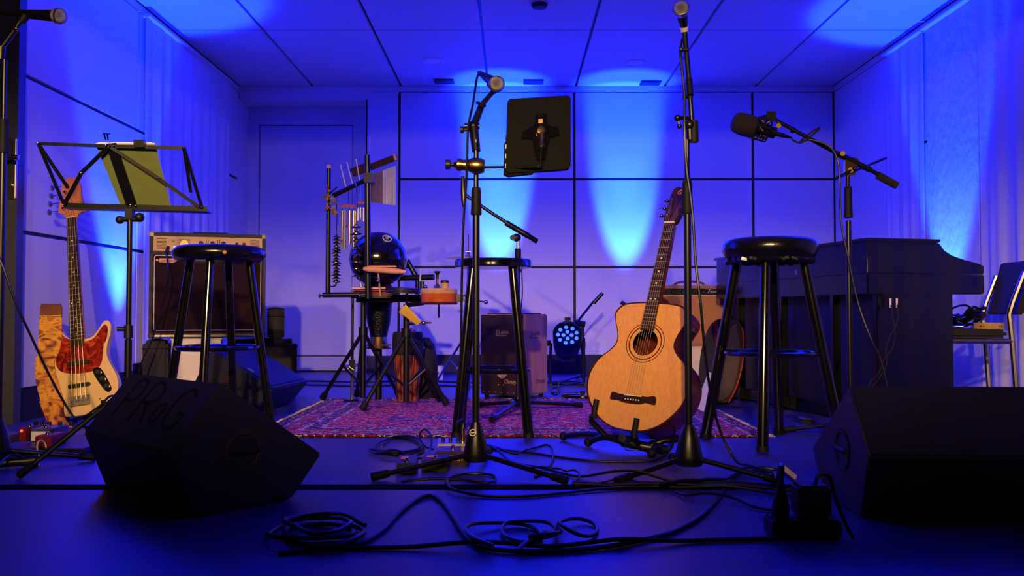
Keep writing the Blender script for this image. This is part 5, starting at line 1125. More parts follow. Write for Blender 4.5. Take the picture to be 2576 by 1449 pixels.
def percussion():
    YA = 4.62
    A = PX(914, 800, YA); fa = [FL(812, 1010), FL(1003, 1003), V((A.x - 0.10, YA + 0.36, 0))]
    tA = chrome_tripod('rack_stand', 'black tripod stand under the chime frame', (A.x, YA), zat(838, YA), 0.09, fa, zat(752, YA), 0.015, 'black_metal', foot_z=0.022, base_z=0.009)
    YB2 = 4.40
    B = PX(1022, 900, YB2); fb = [FL(912, 1040), FL(1123, 1026), V((B.x + 0.15, YB2 + 0.30, 0))]
    tB = chrome_tripod('rack_stand', 'black tripod stand on the rug under the wooden frame drum', (B.x, YB2), zat(842, YB2), 0.11, fb, zat(770, YB2), 0.016, 'black_metal', foot_z=0.024, base_z=0.009)
    tB.part('wing_screw', MB().tube(catmull([PX(1030, 826, YB2-0.03), PX(1040, 831, YB2-0.03), PX(1046, 836, YB2-0.03)], 3), 0.005, 6), 'chrome')
    YC_ = 4.75
    C = PX(886, 900, YC_)
    tC = Thing('chrome_stand', 'thin chrome stand pole beside the chime frame', 'percussion stand', (C.x, YC_, 0))
    tC.part('pole', MB().cyl((C.x, YC_, 0.010), (C.x, YC_, zat(745, YC_)), 0.009, n=12), 'chrome')
    tC.part('clamp', MB().cyl(PX(865, 922, YC_), PX(900, 918, YC_), 0.009, n=10).box(C.x - 0.016, C.x + 0.016, YC_ - 0.016, YC_ + 0.016, zat(935, YC_), zat(905, YC_)), 'chrome')
    tC.part('foot_plate', MB().cyl((C.x, YC_, 0.009), (C.x, YC_, 0.02), 0.05, 0.04, 20), 'black_metal')
    # chime frame: two posts, foot bar, arm
    YF = 4.50
    fr = Thing('chime_frame', 'black tube frame carrying the chimes and bells', 'percussion rack', PX(870, 745, YF))
    p1t, p1b, p2t, p2b = PX(827, 424, YF), PX(825, 748, YF), PX(924, 390, YF - 0.05), PX(926, 752, YF - 0.05)
    fr.part('post', MB().cyl(p1b, p1t, 0.0135, n=14), 'black_metal'); fr.part('post', MB().cyl(p2b, p2t, 0.0165, n=14), 'black_metal')
    fr.part('post_cap', MB().cyl(p1t, p1t + V((0,0,0.02)), 0.0145, 0.010, 12), 'peach_wood')
    fr.part('foot_bar', MB().cyl(PX(812, 742, YF - 0.02), PX(935, 741, YF - 0.02), 0.014, n=12), 'black_metal')
    fr.part('arm', MB().cyl(PX(838, 492, YF), PX(928, 449, YF - 0.05), 0.013, n=12), 'black_metal')
    for px, py in ((804, 744), (906, 744), (930, 455)):
        fr.part('wing_nut', MB().ball(PX(px, py, YF - 0.07), 0.012, 10, 0.6, (1,0,0)).tube([PX(px, py, YF - 0.07), PX(px + 12, py, YF - 0.05)], 0.005, 6), 'chrome')
    fr.part('clamp', MB().box(p2b.x - 0.022, p2b.x + 0.022, YF - 0.075, YF - 0.025, zat(465, YF), zat(440, YF)), 'black_plastic', bevel=0.004)
    for k, (x0, y0, x1, y1) in enumerate(((857, 417, 871, 475), (873, 410, 889, 470), (896, 402, 906, 462))):
        m = Thing('metal_beater', ('slim silver beater rod in the frame arm, %s' % ('next to the leaf bunch', 'between two other rods', 'by the thick post')[k]), 'beater', PX(x1, y1, YF - 0.02), 'silver rods standing in the chime frame arm')
        m.part('rod', MB().cyl(PX(x0, y0, YF - 0.02), PX(x1, y1, YF - 0.02), 0.0035, n=8), 'silver_tube'); m.part('tip', MB().ball(PX(x0, y0, YF - 0.02), 0.006, 8), 'silver_tube')
    # leaf bunch
    lb = Thing('dried_leaf_bunch', 'bunch of dried leaves tied to the chime frame post', 'leaf bunch', PX(828, 500, YF - 0.03))
    rnd = random.Random(3)
    for k in range(26):
        c = PX(815 + rnd.random() * 30, 478 + rnd.random() * 52, YF - 0.014 - rnd.random() * 0.03); d = V((rnd.uniform(-1,1), rnd.uniform(-0.5,0.2), rnd.uniform(-1,0.6))).normalized(); s = d.orthogonal().normalized(); L = rnd.uniform(0.022, 0.042)
        s = (Quaternion(d, rnd.random() * 6) @ s); n_ = d.cross(s)
        mb = MB().add([c, c + d*L*0.4 + s*L*0.28 + n_*0.004, c + d*L, c + d*L*0.4 - s*L*0.28 + n_*0.004, c + d*L*0.45 - n_*0.004], [(0,1,4),(1,2,4),(2,3,4),(3,0,4),(0,3,2,1)])
        lb.part('leaf', mb, 'red_cloth' if k in (3, 9) else 'dry_leaf')
    lb.part('stalk', MB().tube([PX(838, 538, YF - 0.016), PX(827, 512, YF - 0.016), PX(827, 490, YF - 0.016), PX(848, 470, YF - 0.02)], 0.004, 6), 'dark_wood')
    # bar chime
    bw0, bw1 = PX(888, 437, YF + 0.02), PX(998, 394, YF - 0.04)
    bc = Thing('bar_chime', 'wooden bar chime with a row of hanging silver tubes', 'chimes', bw0)
    dv = (bw1 - bw0).normalized(); up = V((0,0,1)); sd = V((dv.y, -dv.x, 0)).normalized()
    Mw = frame(bw0, dv, None, (up - dv * up.dot(dv)).normalized()); Lw = (bw1 - bw0).length
    bc.part('bar', MB(Mw).box(0, Lw, -0.012, 0.012, -0.018, 0.014), 'dark_wood', bevel=0.002)
    bc.part('end_cap', MB(Mw).box(Lw - 0.014, Lw, -0.013, 0.013, -0.02, 0.016), 'hide', bevel=0.001)
    bc.part('mount', MB(Mw).box(-0.01, 0.10, -0.008, 0.008, 0.012, 0.03).cyl((0.05, -0.02, 0.0), (0.05, 0.02, 0.0), 0.01, n=10), 'dark_wood', bevel=0.003)
    fz = 0.345; hm = bw0 + (bw1 - bw0) * fz
    bc.part('post_clamp', MB().cyl(hm, V((p2t.x, p2t.y, hm.z)), 0.008, n=10), 'chrome')
    for k in range(18):
        f_ = 0.40 + 0.565 * k / 17; c = bw0 + (bw1 - bw0) * f_ - V((0,0,0.018)); bx_ = PX(0, 508 + 11 * k / 17, YF).z
        ps = bc.part('cord', MB().cyl(c, c - V((0,0,0.03)), 0.0007, n=4), 'cable')
        bc.part('chime_tube', MB().cyl(c - V((0,0,0.028)), V((c.x, c.y, bx_)), 0.0035, n=8), 'silver_tube' if k > 8 else 'gold_tube')
    # round wind chimes
    def wind_chime(label, px, py, yy, rad, n, length, mat, tr, hang_py):
        c = PX(px, py, yy); t = Thing('wind_chime', label, 'wind chime', c)
        t.part('top_disc', MB().lathe(c - V((0,0,0.006)), (0,0,1), [(0,0),(rad,0),(rad*1.02,0.005),(rad*0.85,0.012),(0,0.014)], 28), 'orange_wood')
        t.part('hanger', MB().tube([c + V((0,0,0.006)), PX(px, hang_py, yy)], 0.002, 5), 'chrome')
        for k in range(n):
            a = 2*PI*k/n + 0.2; q = c + V((rad*0.78*math.cos(a), rad*0.78*math.sin(a), -0.006)); l_ = length * (0.72 + 0.28 * abs(math.sin(k * 1.3)))
            t.part('cord', MB().cyl(q, q - V((0,0,0.022)), 0.0008, n=4), 'cable')
            t.part('tube', MB().cyl(q - V((0,0,0.02)), q - V((0,0,0.02 + l_)), tr, n=10), mat)
        t.part('striker', MB().lathe(c - V((0,0,length*0.55)), (0,0,1), [(0,0),(rad*0.3,0),(rad*0.3,0.008),(0,0.008)], 14).cyl(c, c - V((0,0,length*0.55)), 0.0008, n=4), 'dark_wood')
    wind_chime('wind chime with long golden tubes under a wooden disc', 877, 519, YF - 0.01, 0.046, 9, 0.205, 'gold_tube', 0.0062, 470)
    wind_chime('small wind chime with short silver tubes beside the thick post', 909, 511, YF + 0.03, 0.026, 7, 0.075, 'silver_tube', 0.005, 460)
    # cup bell trees
    def bell_tree(label, px, py0, py1, yy, n, rad, top_py, hook=None):
        t = Thing('bell_tree', label, 'bells', PX(px, py1, yy)); rnd = random.Random(n)
        t.part('cord', MB().tube([PX(px, top_py, yy), PX(px, (top_py + py0)/2, yy) + V((0.004,0,0)), PX(px, py0, yy), PX(px, py1 + 4, yy)], 0.0022, 6), 'cable')
        if hook: t.part('hanger_hook', MB().tube([hook, hook + V((0, -0.022, 0.006)), PX(px, top_py, yy)], 0.003, 6), 'chrome')
        for k in range(n):
            c = PX(px, py0 + (py1 - py0) * k / (n - 1), yy); r = rad * (0.82 + 0.18 * math.sin(k * 1.7) + 0.1 * k / n); ax = V((rnd.uniform(-0.12,0.12), rnd.uniform(-0.1,0.1), 1))
            t.part('bell_cup', MB().lathe(c - V((0,0,0.012)), ax, [(r,0),(r*1.0,0.0015),(r*0.62,0.007),(r*0.34,0.012),(r*0.22,0.018),(0,0.02),(0,0.0185),(r*0.2,0.0165),(r*0.58,0.0055),(r*0.96,0.0)], 20), 'brass' if k % 3 == 2 else 'bell_metal')
        return t
    pbr('bell_metal', (150,150,168), 0.2, 0.95, var=0.2)
    tb = bell_tree('stack of fifteen small cup bells on a cord beside the thin post', 846, 592, 704, YF - 0.03, 15, 0.028, 497)
    tb.part('hook', MB().tube(catmull([PX(846, 708, YF - 0.03), PX(845, 716, YF - 0.03), PX(838, 721, YF - 0.02), PX(828, 720, YF)], 4), 0.004, 6), 'black_metal')
    bell_tree('stack of larger dark cup bells on a cord by the gourd drum', 897, 566, 690, YF - 0.09, 8, 0.034, 470, PX(897, 464, 4.462))
    # table and what stands on it
    YT = 4.62; zt = zat(742, YT)
    tx0, tx1 = PX(890, 742, YT).x, PX(1064, 742, YT).x
    tb_ = Thing('percussion_table', 'flat black percussion table on the two tripods', 'table', ((tx0 + tx1)/2, YT, zt - 0.02))
    tb_.part('table_top', MB().box(tx0, tx1, YT - 0.12, YT + 0.31, zt - 0.018, zt), 'black_plastic', bevel=0.005)
    tb_.part('support_bar', MB().cyl((tx0 + 0.02, 4.6, zt - 0.03), (tx1 + 0.06, 4.52, zt - 0.03), 0.012, n=10), 'black_metal')
    cu = Thing('cushion', 'red cloth cushion under the gourd drum', 'cushion', (PX(945,730,YT).x, YT, zt))
    x0, x1 = PX(890, 730, YT).x, PX(1000, 730, YT).x
    cu.part('pad', MB().box(x0, x1, YT - 0.115, YT + 0.17, zt + 0.0005, zt + 0.042), 'red_cloth', bevel=0.018)
    cu.part('trim_cord', MB().tube([(x, y, zt + 0.034) for x, y in rrect(x0 + 0.004, x1 - 0.004, YT - 0.112, YT + 0.167, 0.03)], 0.004, 6, True), 'piping_white')
    ux = PX(951, 645, YT); ud = Thing('udu_drum', 'large glossy black gourd drum with a round side hole', 'drum', (ux.x, YT + 0.01, zt + 0.04))
    uc = V((ux.x, YT + 0.01, zt + 0.042 + 0.155)); R = 0.162
    ud.part('shell', MB().ball(uc, R, 40, 0.96), 'udu_black')
    hdn = (PX(998, 634, YT - 0.12) - uc).normalized(); 
    ud.part('sound_hole', MB().lathe(uc + hdn * (R * 0.905), hdn, [(0,0.004),(0.038,0.004),(0.043,0.008),(0.048,0.006),(0.05,0.0),(0.046,-0.006)], 32), 'ink_black')
    edn = (PX(977, 592, YT - 0.1) - uc).normalized(); 
    eb = MB()
    ef = frame(uc + edn * (R * 0.968), edn.orthogonal(), None, edn)
    ud.part('emblem', MB(ef).plate(circ(0,0,0.026), circ(0,0,0.022), (0,0,0), (1,0,0), (0,1,0), (0,0,1), -0.003, 0.004), 'silver_tube', label='pale round printed emblem')
    ud.part('emblem_spiral', MB(ef).tube([(0.012*(1 - i/26)*math.cos(i*0.5), 0.012*(1 - i/26)*math.sin(i*0.5), 0.004) for i in range(22)], 0.0014, 5), 'silver_tube')
    ud.part('foot_ring', MB().torus((ux.x, YT + 0.01, zt + 0.05), (0,0,1), 0.07, 0.008, 28, 8), 'udu_black')
    wk = Thing('wood_shaker', 'pale wooden shaker roll held before the gourd drum', 'shaker', PX(965, 685, YT - 0.22))
    a0, a1 = PX(914, 676, YT - 0.22), PX(1021, 684, YT - 0.22)
    wk.part('roll', MB().lathe(a0, a1 - a0, [(0,0),(0.008,0.0),(0.012,0.012),(0.0155,0.03),(0.0155,0.175),(0.012,0.20),(0.009,0.225),(0,0.228)], 18), 'peach_wood')
    wk.part('groove_strip', MB().box(a0.x + 0.03, a1.x - 0.05, YT - 0.23, YT - 0.205, a0.z + 0.008, a0.z + 0.016), 'peach_wood', bevel=0.002)
    wk.part('holder_rod', MB().cyl(PX(951, 682, YT - 0.205), V((PX(951, 682, YT - 0.205).x, YT - 0.119, zt - 0.008)), 0.0045, n=8), 'silver_tube')
    wk.part('rod_clip', MB().ball(PX(951, 705, YT - 0.2), 0.009, 10), 'chrome')
    st_ = Thing('drum_stick', 'short pale stick leaning on the red cushion', 'drum stick', PX(909, 722, YT - 0.16))
    st_.part('shaft', MB().cyl(PX(903, 697, YT - 0.124), PX(909, 722, YT - 0.117), 0.003, 0.004, 8), 'piping_white'); st_.part('tip', MB().ball(PX(909, 722, YT - 0.117), 0.006, 8), 'piping_white')
    # jingle tambourine
    jc = PX(1014, 731, 4.36); jt = Thing('tambourine', 'flat black tambourine edged with many small jingles', 'tambourine', jc)
    jt.part('hoop', MB().lathe(jc - V((0,0,0.012)), (0.04,-0.05,1), [(0.082,0),(0.092,0),(0.092,0.026),(0.082,0.026),(0.082,0)], 36), 'black_plastic')
    jt.part('skin', MB().lathe(jc + V((0,0,0.010)), (0.04,-0.05,1), [(0,0),(0.090,0),(0.090,0.004),(0,0.005)], 36), 'sequin')
    jt.part('mount_rod', MB().cyl(jc + V((0.02, 0.0, 0.008)), V((B.x, YB2, zat(772, YB2))), 0.006, n=8), 'black_metal')
    for k in range(18):
        a = 2*PI*k/18; q = jc + V((0.092*math.cos(a), 0.092*math.sin(a), -0.004))
        jt.part('jingle', MB().lathe(q, (0.3*math.cos(a),0.3*math.sin(a),1), [(0,0),(0.010,0),(0.011,0.002),(0.004,0.005),(0,0.005)], 10), 'steel')
    # orange frame drum
    dc = PX(1104, 745, 4.25); dr = Thing('frame_drum', 'shiny orange wooden frame drum with hide head', 'drum', dc - V((0,0,0.045)))
    rr = 0.091
    dr.part('shell', MB().lathe(dc - V((0,0,0.036)), (0,0,1), [(0,0),(rr*0.97,0),(rr,0.006),(rr,0.052),(rr*0.98,0.054),(0,0.054)], 44), 'orange_wood')
    dr.part('head', MB().lathe(dc + V((0,0,0.014)), (0,0,1), [(rr*1.0,-0.004),(rr*1.035,-0.002),(rr*1.035,0.018),(rr*0.98,0.024),(0,0.025)], 44), 'hide')
    dr.part('bottom_rim', MB().torus(dc - V((0,0,0.036)), (0,0,1), rr*0.985, 0.006, 40, 8), 'dark_wood')
    dr.part('mount_post', MB().cyl(dc - V((0.08, 0, 0.035)), V((B.x, YB2, zat(768, YB2))), 0.012, n=10), 'black_metal'); dr.part('tension_rod', MB().cyl(dc - V((0.0,0,0.036)), dc - V((0,0,0.11)), 0.005, n=8), 'chrome')
    dr.part('clamp', MB().box(dc.x + 0.085, dc.x + 0.125, dc.y - 0.02, dc.y + 0.02, dc.z - 0.03, dc.z + 0.01), 'black_metal', bevel=0.005)
    dr.part('clamp_screw', MB().cyl((dc.x + 0.12, dc.y, dc.z), (dc.x + 0.16, dc.y, dc.z + 0.01), 0.005, n=8).ball((dc.x + 0.16, dc.y, dc.z + 0.01), 0.011, 10), 'chrome')
    zz = dc.z + 0.0388
    s1 = V((PX(1100, 700, 4.26).x, 4.26, zz)); hb = Thing('hand_bell', 'small bell with black knob handle and red stem on the frame drum', 'bell', s1)
    hb.part('stem', MB().cyl(s1 + V((0,0,0.02)), s1 + V((0,0,0.055)), 0.006, n=10), 'red_paint'); hb.part('cup', MB().lathe(s1, (0,0,1), [(0.018,0),(0.02,0.001),(0.014,0.016),(0.007,0.024),(0,0.025)], 18), 'brass')
    hb.part('knob', MB().lathe(s1 + V((0,0,0.05)), (0,0,1), [(0,0),(0.008,0),(0.007,0.018),(0.011,0.028),(0.017,0.034),(0.017,0.038),(0,0.041)], 18), 'black_plastic')
    s2 = V((PX(1119, 715, 4.30).x, 4.30, zz)); cs = Thing('shaker_cup', 'pale cylindrical shaker with dark lid on the frame drum', 'shaker', s2)
    cs.part('cup', MB().lathe(s2, (0,0,1), [(0,0),(0.02,0),(0.02,0.032),(0,0.032)], 18), 'hide'); cs.part('lid', MB().lathe(s2 + V((0,0,0.031)), (0,0,1), [(0,0),(0.022,0),(0.022,0.01),(0.014,0.014),(0,0.014)], 18), 'black_plastic')
    # second shelf arm with clamps and black mic arm
    ar = Thing('percussion_clamp_arm', 'black rack arm with chrome clamps behind the tambourine', 'rack arm', PX(1045, 705, 4.72))
    ar.part('bar', MB().cyl(PX(985, 700, 4.76), PX(1092, 697, 4.70), 0.016, n=12), 'black_metal')
    ar.part('diagonal', MB().cyl(PX(1024, 655, 4.76), PX(1052, 705, 4.76), 0.016, n=10), 'black_metal')
    ar.part('clamp', MB().cyl(PX(1062, 735, 4.66), PX(1062, 708, 4.66), 0.014, n=12).ball(PX(1070, 722, 4.64), 0.014, 10), 'chrome'); ar.part('screw_head', MB().ball(PX(1012, 692, 4.73), 0.013, 10), 'chrome')
    ar.part('spike', MB().cyl(PX(1057, 708, 4.64), PX(1058, 675, 4.64), 0.006, 0.003, 8), 'silver_tube')
    ar.part('drop_post', MB().cyl(PX(1050, 705, 4.72), V((PX(1050, 705, 4.72).x, 4.72, zt - 0.03)), 0.012, n=10), 'black_metal')
    # brass cowbell and its clamp
    cw = Thing('cowbell', 'brass cowbell tilted on the front tripod', 'bell', PX(1035, 800, YB2 - 0.08))
    c0, c1 = PX(1020, 782, YB2 - 0.08), PX(1054, 812, YB2 - 0.08); dd = (c1 - c0).normalized(); sdn = dd.cross(V((0,-1,0))).normalized(); q = dd.cross(sdn)
    def rect(c, a, b): return [c + sdn*a + q*b, c - sdn*a + q*b, c - sdn*a - q*b, c + sdn*a - q*b]
    cw.part('bell', MB().add(rect(c0 - dd*0.02, 0.026, 0.018) + rect(c1 + dd*0.005, 0.016, 0.012), [(0,1,5,4),(1,2,6,5),(2,3,7,6),(3,0,4,7),(7,6,5,4)]), 'brass', bevel=0.003)
    cw.part('clamp', MB().cyl(c1, V((B.x, YB2, zat(815, YB2))), 0.008, n=8).ball(PX(1066, 812, YB2 - 0.06), 0.012, 10).tube([PX(1060, 812, YB2-0.06), PX(1085, 812, YB2-0.06)], 0.005, 6), 'brass')
    # goblet drums
    gx = PX(953, 800, 4.84); zz0 = PX(0, 877, 4.84).z; zz1 = zt - 0.022
    dj = Thing('goblet_drum', 'dark blue sparkling goblet drum with gold studded foot under the table', 'drum', V((gx.x, 4.84, zz0)))
    Hh_ = zz1 - zz0
    dj.part('bowl', MB().lathe((gx.x, 4.84, zz0 + Hh_*0.22), (0,0,1), [(0,0),(0.048,0.0),(0.052,Hh_*0.1),(0.066,Hh_*0.3),(0.074,Hh_*0.55),(0.076,Hh_*0.74),(0.07,Hh_*0.77),(0,Hh_*0.77)], 36), 'sequin')
    dj.part('foot', MB().lathe((gx.x, 4.84, zz0), (0,0,1), [(0,0),(0.07,0),(0.072,0.006),(0.062,0.03),(0.05,Hh_*0.24),(0,Hh_*0.24)], 36), 'brass')
    for k in range(24):
        a = 2*PI*k/24; dj.part('stud', MB().ball((gx.x + 0.066*math.cos(a), 4.84 + 0.066*math.sin(a), zz0 + 0.022), 0.006, 8), 'gold_tube')
    dj.part('hanger_strap', MB().cyl((gx.x + 0.07, 4.84, zz1 - 0.02), (gx.x + 0.11, 4.84, zt - 0.008), 0.006, n=8), 'black_metal')
    dj.part('support_leg', MB().cyl((gx.x, 4.84, 0.009), (gx.x, 4.84, zz0 + 0.004), 0.02, n=12), 'black_metal')
    kx = PX(1026, 900, 4.74); kd = Thing('hand_drum', 'tall hand drum wrapped in copper-brown cloth behind the front tripod', 'drum', (kx.x, 4.74, 0.008))
    kd.part('shell', MB().lathe((kx.x, 4.74, 0.0085), (0,0,1), [(0,0),(0.056,0),(0.06,0.01),(0.078,0.24),(0.082,0.34),(0,0.34)], 32), 'copper_cloth')
    kd.part('dark_skirt', MB().lathe((kx.x, 4.74, 0.27), (0,0,1), [(0.080,0),(0.086,0.004),(0.090,0.06),(0.086,0.115),(0.08,0.13),(0,0.132)], 32), 'gig_cloth')
    for k in range(7):
        a = PI + PI*k/6; kd.part('fold_seam', MB().tube([(kx.x + 0.060*math.cos(a), 4.74 + 0.060*math.sin(a), 0.02), (kx.x + 0.079*math.cos(a+0.1), 4.74 + 0.079*math.sin(a+0.1), 0.27)], 0.003, 5), 'dark_wood')
    bg = PX(1068, 900, 4.86); b2 = Thing('drum_bag', 'dark bag of drum hardware beside the copper-brown drum', 'bag', (bg.x, 4.90, 0))
    b2.part('bag_body', MB().lathe((bg.x, 4.95, 0.0), (0,0,1), [(0,0),(0.06,0.0),(0.068,0.02),(0.07,0.2),(0.05,0.32),(0.02,0.36),(0,0.365)], 20), 'gig_cloth')
    b2.part('buckle', MB().ball((bg.x - 0.01, 4.882, 0.30), 0.012, 10), 'chrome'); b2.part('strap', MB().torus((bg.x, 4.95, 0.15), (0,0,1), 0.071, 0.004, 24, 6), 'rubber')
    # hi-hat
    YH = 5.15
    H = PX(1178, 800, YH); hh = [FL(1086, 985), FL(1160, 1000), V((H.x - 0.02, YH + 0.30, 0))]
    hs = chrome_tripod('cymbal_stand', 'chrome cymbal stand with one thin cymbal behind the flat stool', (H.x, YH), zat(832, YH), 0.10, hh, zat(640, YH), 0.010, 'chrome', foot_z=0.0155)
    hs.part('cymbal', MB().lathe((H.x, YH, zat(649, YH)), (0.02,0,1), [(0,0.016),(0.02,0.014),(0.026,0.008),(0.09,0.003),(0.142,-0.003),(0.142,-0.0045),(0.09,0.0015),(0.026,0.0065),(0,0.0145)], 44), 'brass')
    hs.part('top_rod', MB().cyl((H.x, YH, zat(645, YH)), (H.x, YH, zat(590, YH)), 0.0035, n=8), 'chrome')
    hs.part('wing_nut', MB().lathe((H.x, YH, zat(640, YH)), (0,0,1), [(0,0),(0.012,0),(0.010,0.012),(0,0.014)], 14).tube([(H.x - 0.016, YH, zat(632, YH)), (H.x + 0.016, YH, zat(632, YH))], 0.005, 6), 'chrome')
    hs.part('side_clamp', MB().box(H.x - 0.03, H.x + 0.02, YH - 0.03, YH + 0.02, zat(760, YH), zat(735, YH)).ball((H.x + 0.11, YH - 0.02, zat(760, YH)), 0.014, 10).tube([(H.x, YH, zat(755, YH)), (H.x + 0.11, YH - 0.02, zat(760, YH))], 0.005, 6), 'chrome')
    wb_ = FL(1120, 940); w2 = Thing('floor_tablet_box', 'small white box on the floor at the cymbal stand', 'box', wb_)
    w2.part('carton', MB().box(wb_.x - 0.05, wb_.x + 0.035, 6.3, 6.38, 0, 0.105), 'white_box', bevel=0.003); w2.part('flap', MB().box(wb_.x - 0.05, wb_.x + 0.035, 6.298, 6.34, 0.104, 0.108), 'white_box')
percussion()

# ================================================================== PEDALS
def stomp(label, px, py, w_, d_, h_, mat, rot=0.0, knobs=3, top=None, led=None, tilt=0.0):
    c = FL(px, py); M = frame(V((c.x, c.y, 0)), (math.cos(rot), math.sin(rot), 0))
    t = Thing('effect_pedal', label, 'effect pedal', c)
    b = t.part('housing', MB(M).add([(-w_/2,0,0),(w_/2,0,0),(w_/2,d_,0),(-w_/2,d_,0),(-w_/2,0,h_),(w_/2,0,h_),(w_/2,d_,h_ + tilt),(-w_/2,d_,h_ + tilt)], [(3,2,1,0),(4,5,6,7),(0,1,5,4),(1,2,6,5),(2,3,7,6),(3,0,4,7)]), mat, bevel=0.003)
    for k in range(knobs):
        x = -w_/2 + w_ * (k + 0.7) / (knobs + 0.4); zb = h_ + tilt * 0.8
        t.part('knob', MB(M).lathe((x, d_*0.8, zb - 0.001), (0,0,1), [(0,0),(0.007,0),(0.006,0.014),(0,0.015)], 12), 'black_plastic')
    t.part('footswitch', MB(M).lathe((0, d_*0.28, h_ + tilt*0.28 - 0.001), (0,0,1), [(0,0),(0.009,0),(0.009,0.004),(0.005,0.005),(0.005,0.011),(0,0.012)], 12), 'chrome')
    if top: t.part('tape_label', MB(M).box(-w_*0.35, w_*0.05, d_*0.45, d_*0.75, h_ + tilt*0.7 - 0.002, h_ + tilt*0.7 + 0.0015), top)
    if led: t.part('indicator', MB(M).ball((-w_*0.3, d_*0.55, h_ + tilt*0.55 + 0.001), 0.004, 8), led)
    return t, M
stomp('black pedal with pink tape patch, end one of the row by the stand leg', 1022, 1194, 0.062, 0.10, 0.035, 'black_plastic', 0.05, 0, 'pink_tape', None, 0.012)
stomp('black pedal with small pink label beside its taped neighbour', 1092, 1187, 0.085, 0.075, 0.036, 'black_plastic', -0.04, 0, 'pink_tape', None, 0.010)
t, M = stomp('brown preamp pedal with row of knobs below the centre microphone stand', 1138, 1170, 0.115, 0.16, 0.045, 'dark_wood', 0.02, 4, None, None, 0.018)
t.part('top_plate', MB(M).add([(-0.057,0.085,0.055),(0.057,0.085,0.055),(0.057,0.16,0.0645),(-0.057,0.16,0.0645),(-0.057,0.085,0.0575),(0.057,0.085,0.0575),(0.057,0.16,0.067),(-0.057,0.16,0.067)], [(3,2,1,0),(4,5,6,7),(0,1,5,4),(1,2,6,5),(2,3,7,6),(3,0,4,7)]), 'steel')
for k in range(2):
    ln = MB(M)
    for i in range(8): ln = MB(M); ln.box(-0.045 + i*0.0125, -0.045 + i*0.0125 + 0.004 + 0.004*((i*3) % 2), -0.0006, 0.0004, 0.014 + k*0.014, 0.018 + k*0.014); t.part('printed_mark', ln, 'ink_tan')
t.part('jack_plug', MB(M).cyl((0.03, 0.12, 0.06), (0.03, 0.12, 0.105), 0.008, 0.006, 10), 'brass')
PREAMP_JACK = M @ V((0.03, 0.12, 0.105))
# bass pedal board
c0 = FL(95, 1152)
pbd = Thing('pedalboard', 'flat black pedalboard on the floor in front of the bass guitar', 'pedalboard', c0)
pc = FL(105, 1150); px0, px1 = FL(20, 1150).x, FL(212, 1150).x
pbd.part('board', MB().box(px0, px1, pc.y, pc.y + 0.34, 0.012, 0.03), 'black_plastic', bevel=0.005)
for x in (px0 + 0.03, px1 - 0.03):
    for y in (pc.y + 0.03, pc.y + 0.31): pbd.part('foot', MB().cyl((x, y, 0), (x, y, 0.013), 0.015, n=12), 'rubber')
pbd.part('carry_loop', MB().torus(V((px0 + 0.12, pc.y - 0.002, 0.032)), (1, 0, 0.2), 0.028, 0.003, 20, 6), 'piping_white')
def board_pedal(label, px, yo, w_, d_, h_, mat, led=None, knobs=2, plate=None):
    x = FL(px, 1120).x; y = pc.y + yo; t = Thing('effect_pedal', label, 'effect pedal', (x, y, 0.03))
    t.part('housing', MB().box(x - w_/2, x + w_/2, y, y + d_, 0.0302, 0.03 + h_), mat, bevel=0.004)
    for k in range(knobs): t.part('knob', MB().cyl((x - w_/4 + k*w_/2, y + d_*0.78, 0.029 + h_), (x - w_/4 + k*w_/2, y + d_*0.78, 0.044 + h_), 0.007, n=10), 'black_plastic')
    t.part('footswitch', MB().lathe((x, y + d_*0.3, 0.029 + h_), (0,0,1), [(0,0),(0.009,0),(0.009,0.004),(0.005,0.011),(0,0.012)], 12), 'chrome')
    if led: t.part('indicator', MB().ball((x - w_*0.25, y - 0.001, 0.03 + h_*0.8), 0.005, 8), led)
    if plate: t.part('front_plate', MB().box(x - w_*0.42, x + w_*0.42, y - 0.002, y + 0.001, 0.036, 0.03 + h_*0.8), plate)
board_pedal('red pedal with lit indicator on the bass pedalboard', 101, 0.16, 0.045, 0.12, 0.05, 'red_paint', 'led_red')
board_pedal('white and blue pedal on the bass pedalboard', 148, 0.14, 0.082, 0.12, 0.05, 'pedal_blue', None, 3, 'paper')
board_pedal('dark red pedal at the end of the bass pedalboard', 193, 0.03, 0.06, 0.11, 0.04, 'red_paint', None, 1)
board_pedal('low blue pedal at the cable side of the bass pedalboard', 52, 0.10, 0.10, 0.12, 0.03, 'pedal_blue', None, 1)
t = Thing('flashlight', 'black tube torch lying before the pedalboard', 'torch', FL(50, 1150))
a_, b_ = FL(-10, 1166, 0.02), FL(98, 1158, 0.02)
t.part('barrel', MB().lathe(a_, b_ - a_, [(0,0),(0.014,0),(0.014,(b_-a_).length-0.05),(0.02,(b_-a_).length-0.03),(0.02,(b_-a_).length),(0,(b_-a_).length)], 18), 'black_metal')
low_tube(a_, b_, 0.0205, 0.06)
t.part('bezel', MB().torus(b_, b_ - a_, 0.019, 0.002, 20, 6), 'piping_white')

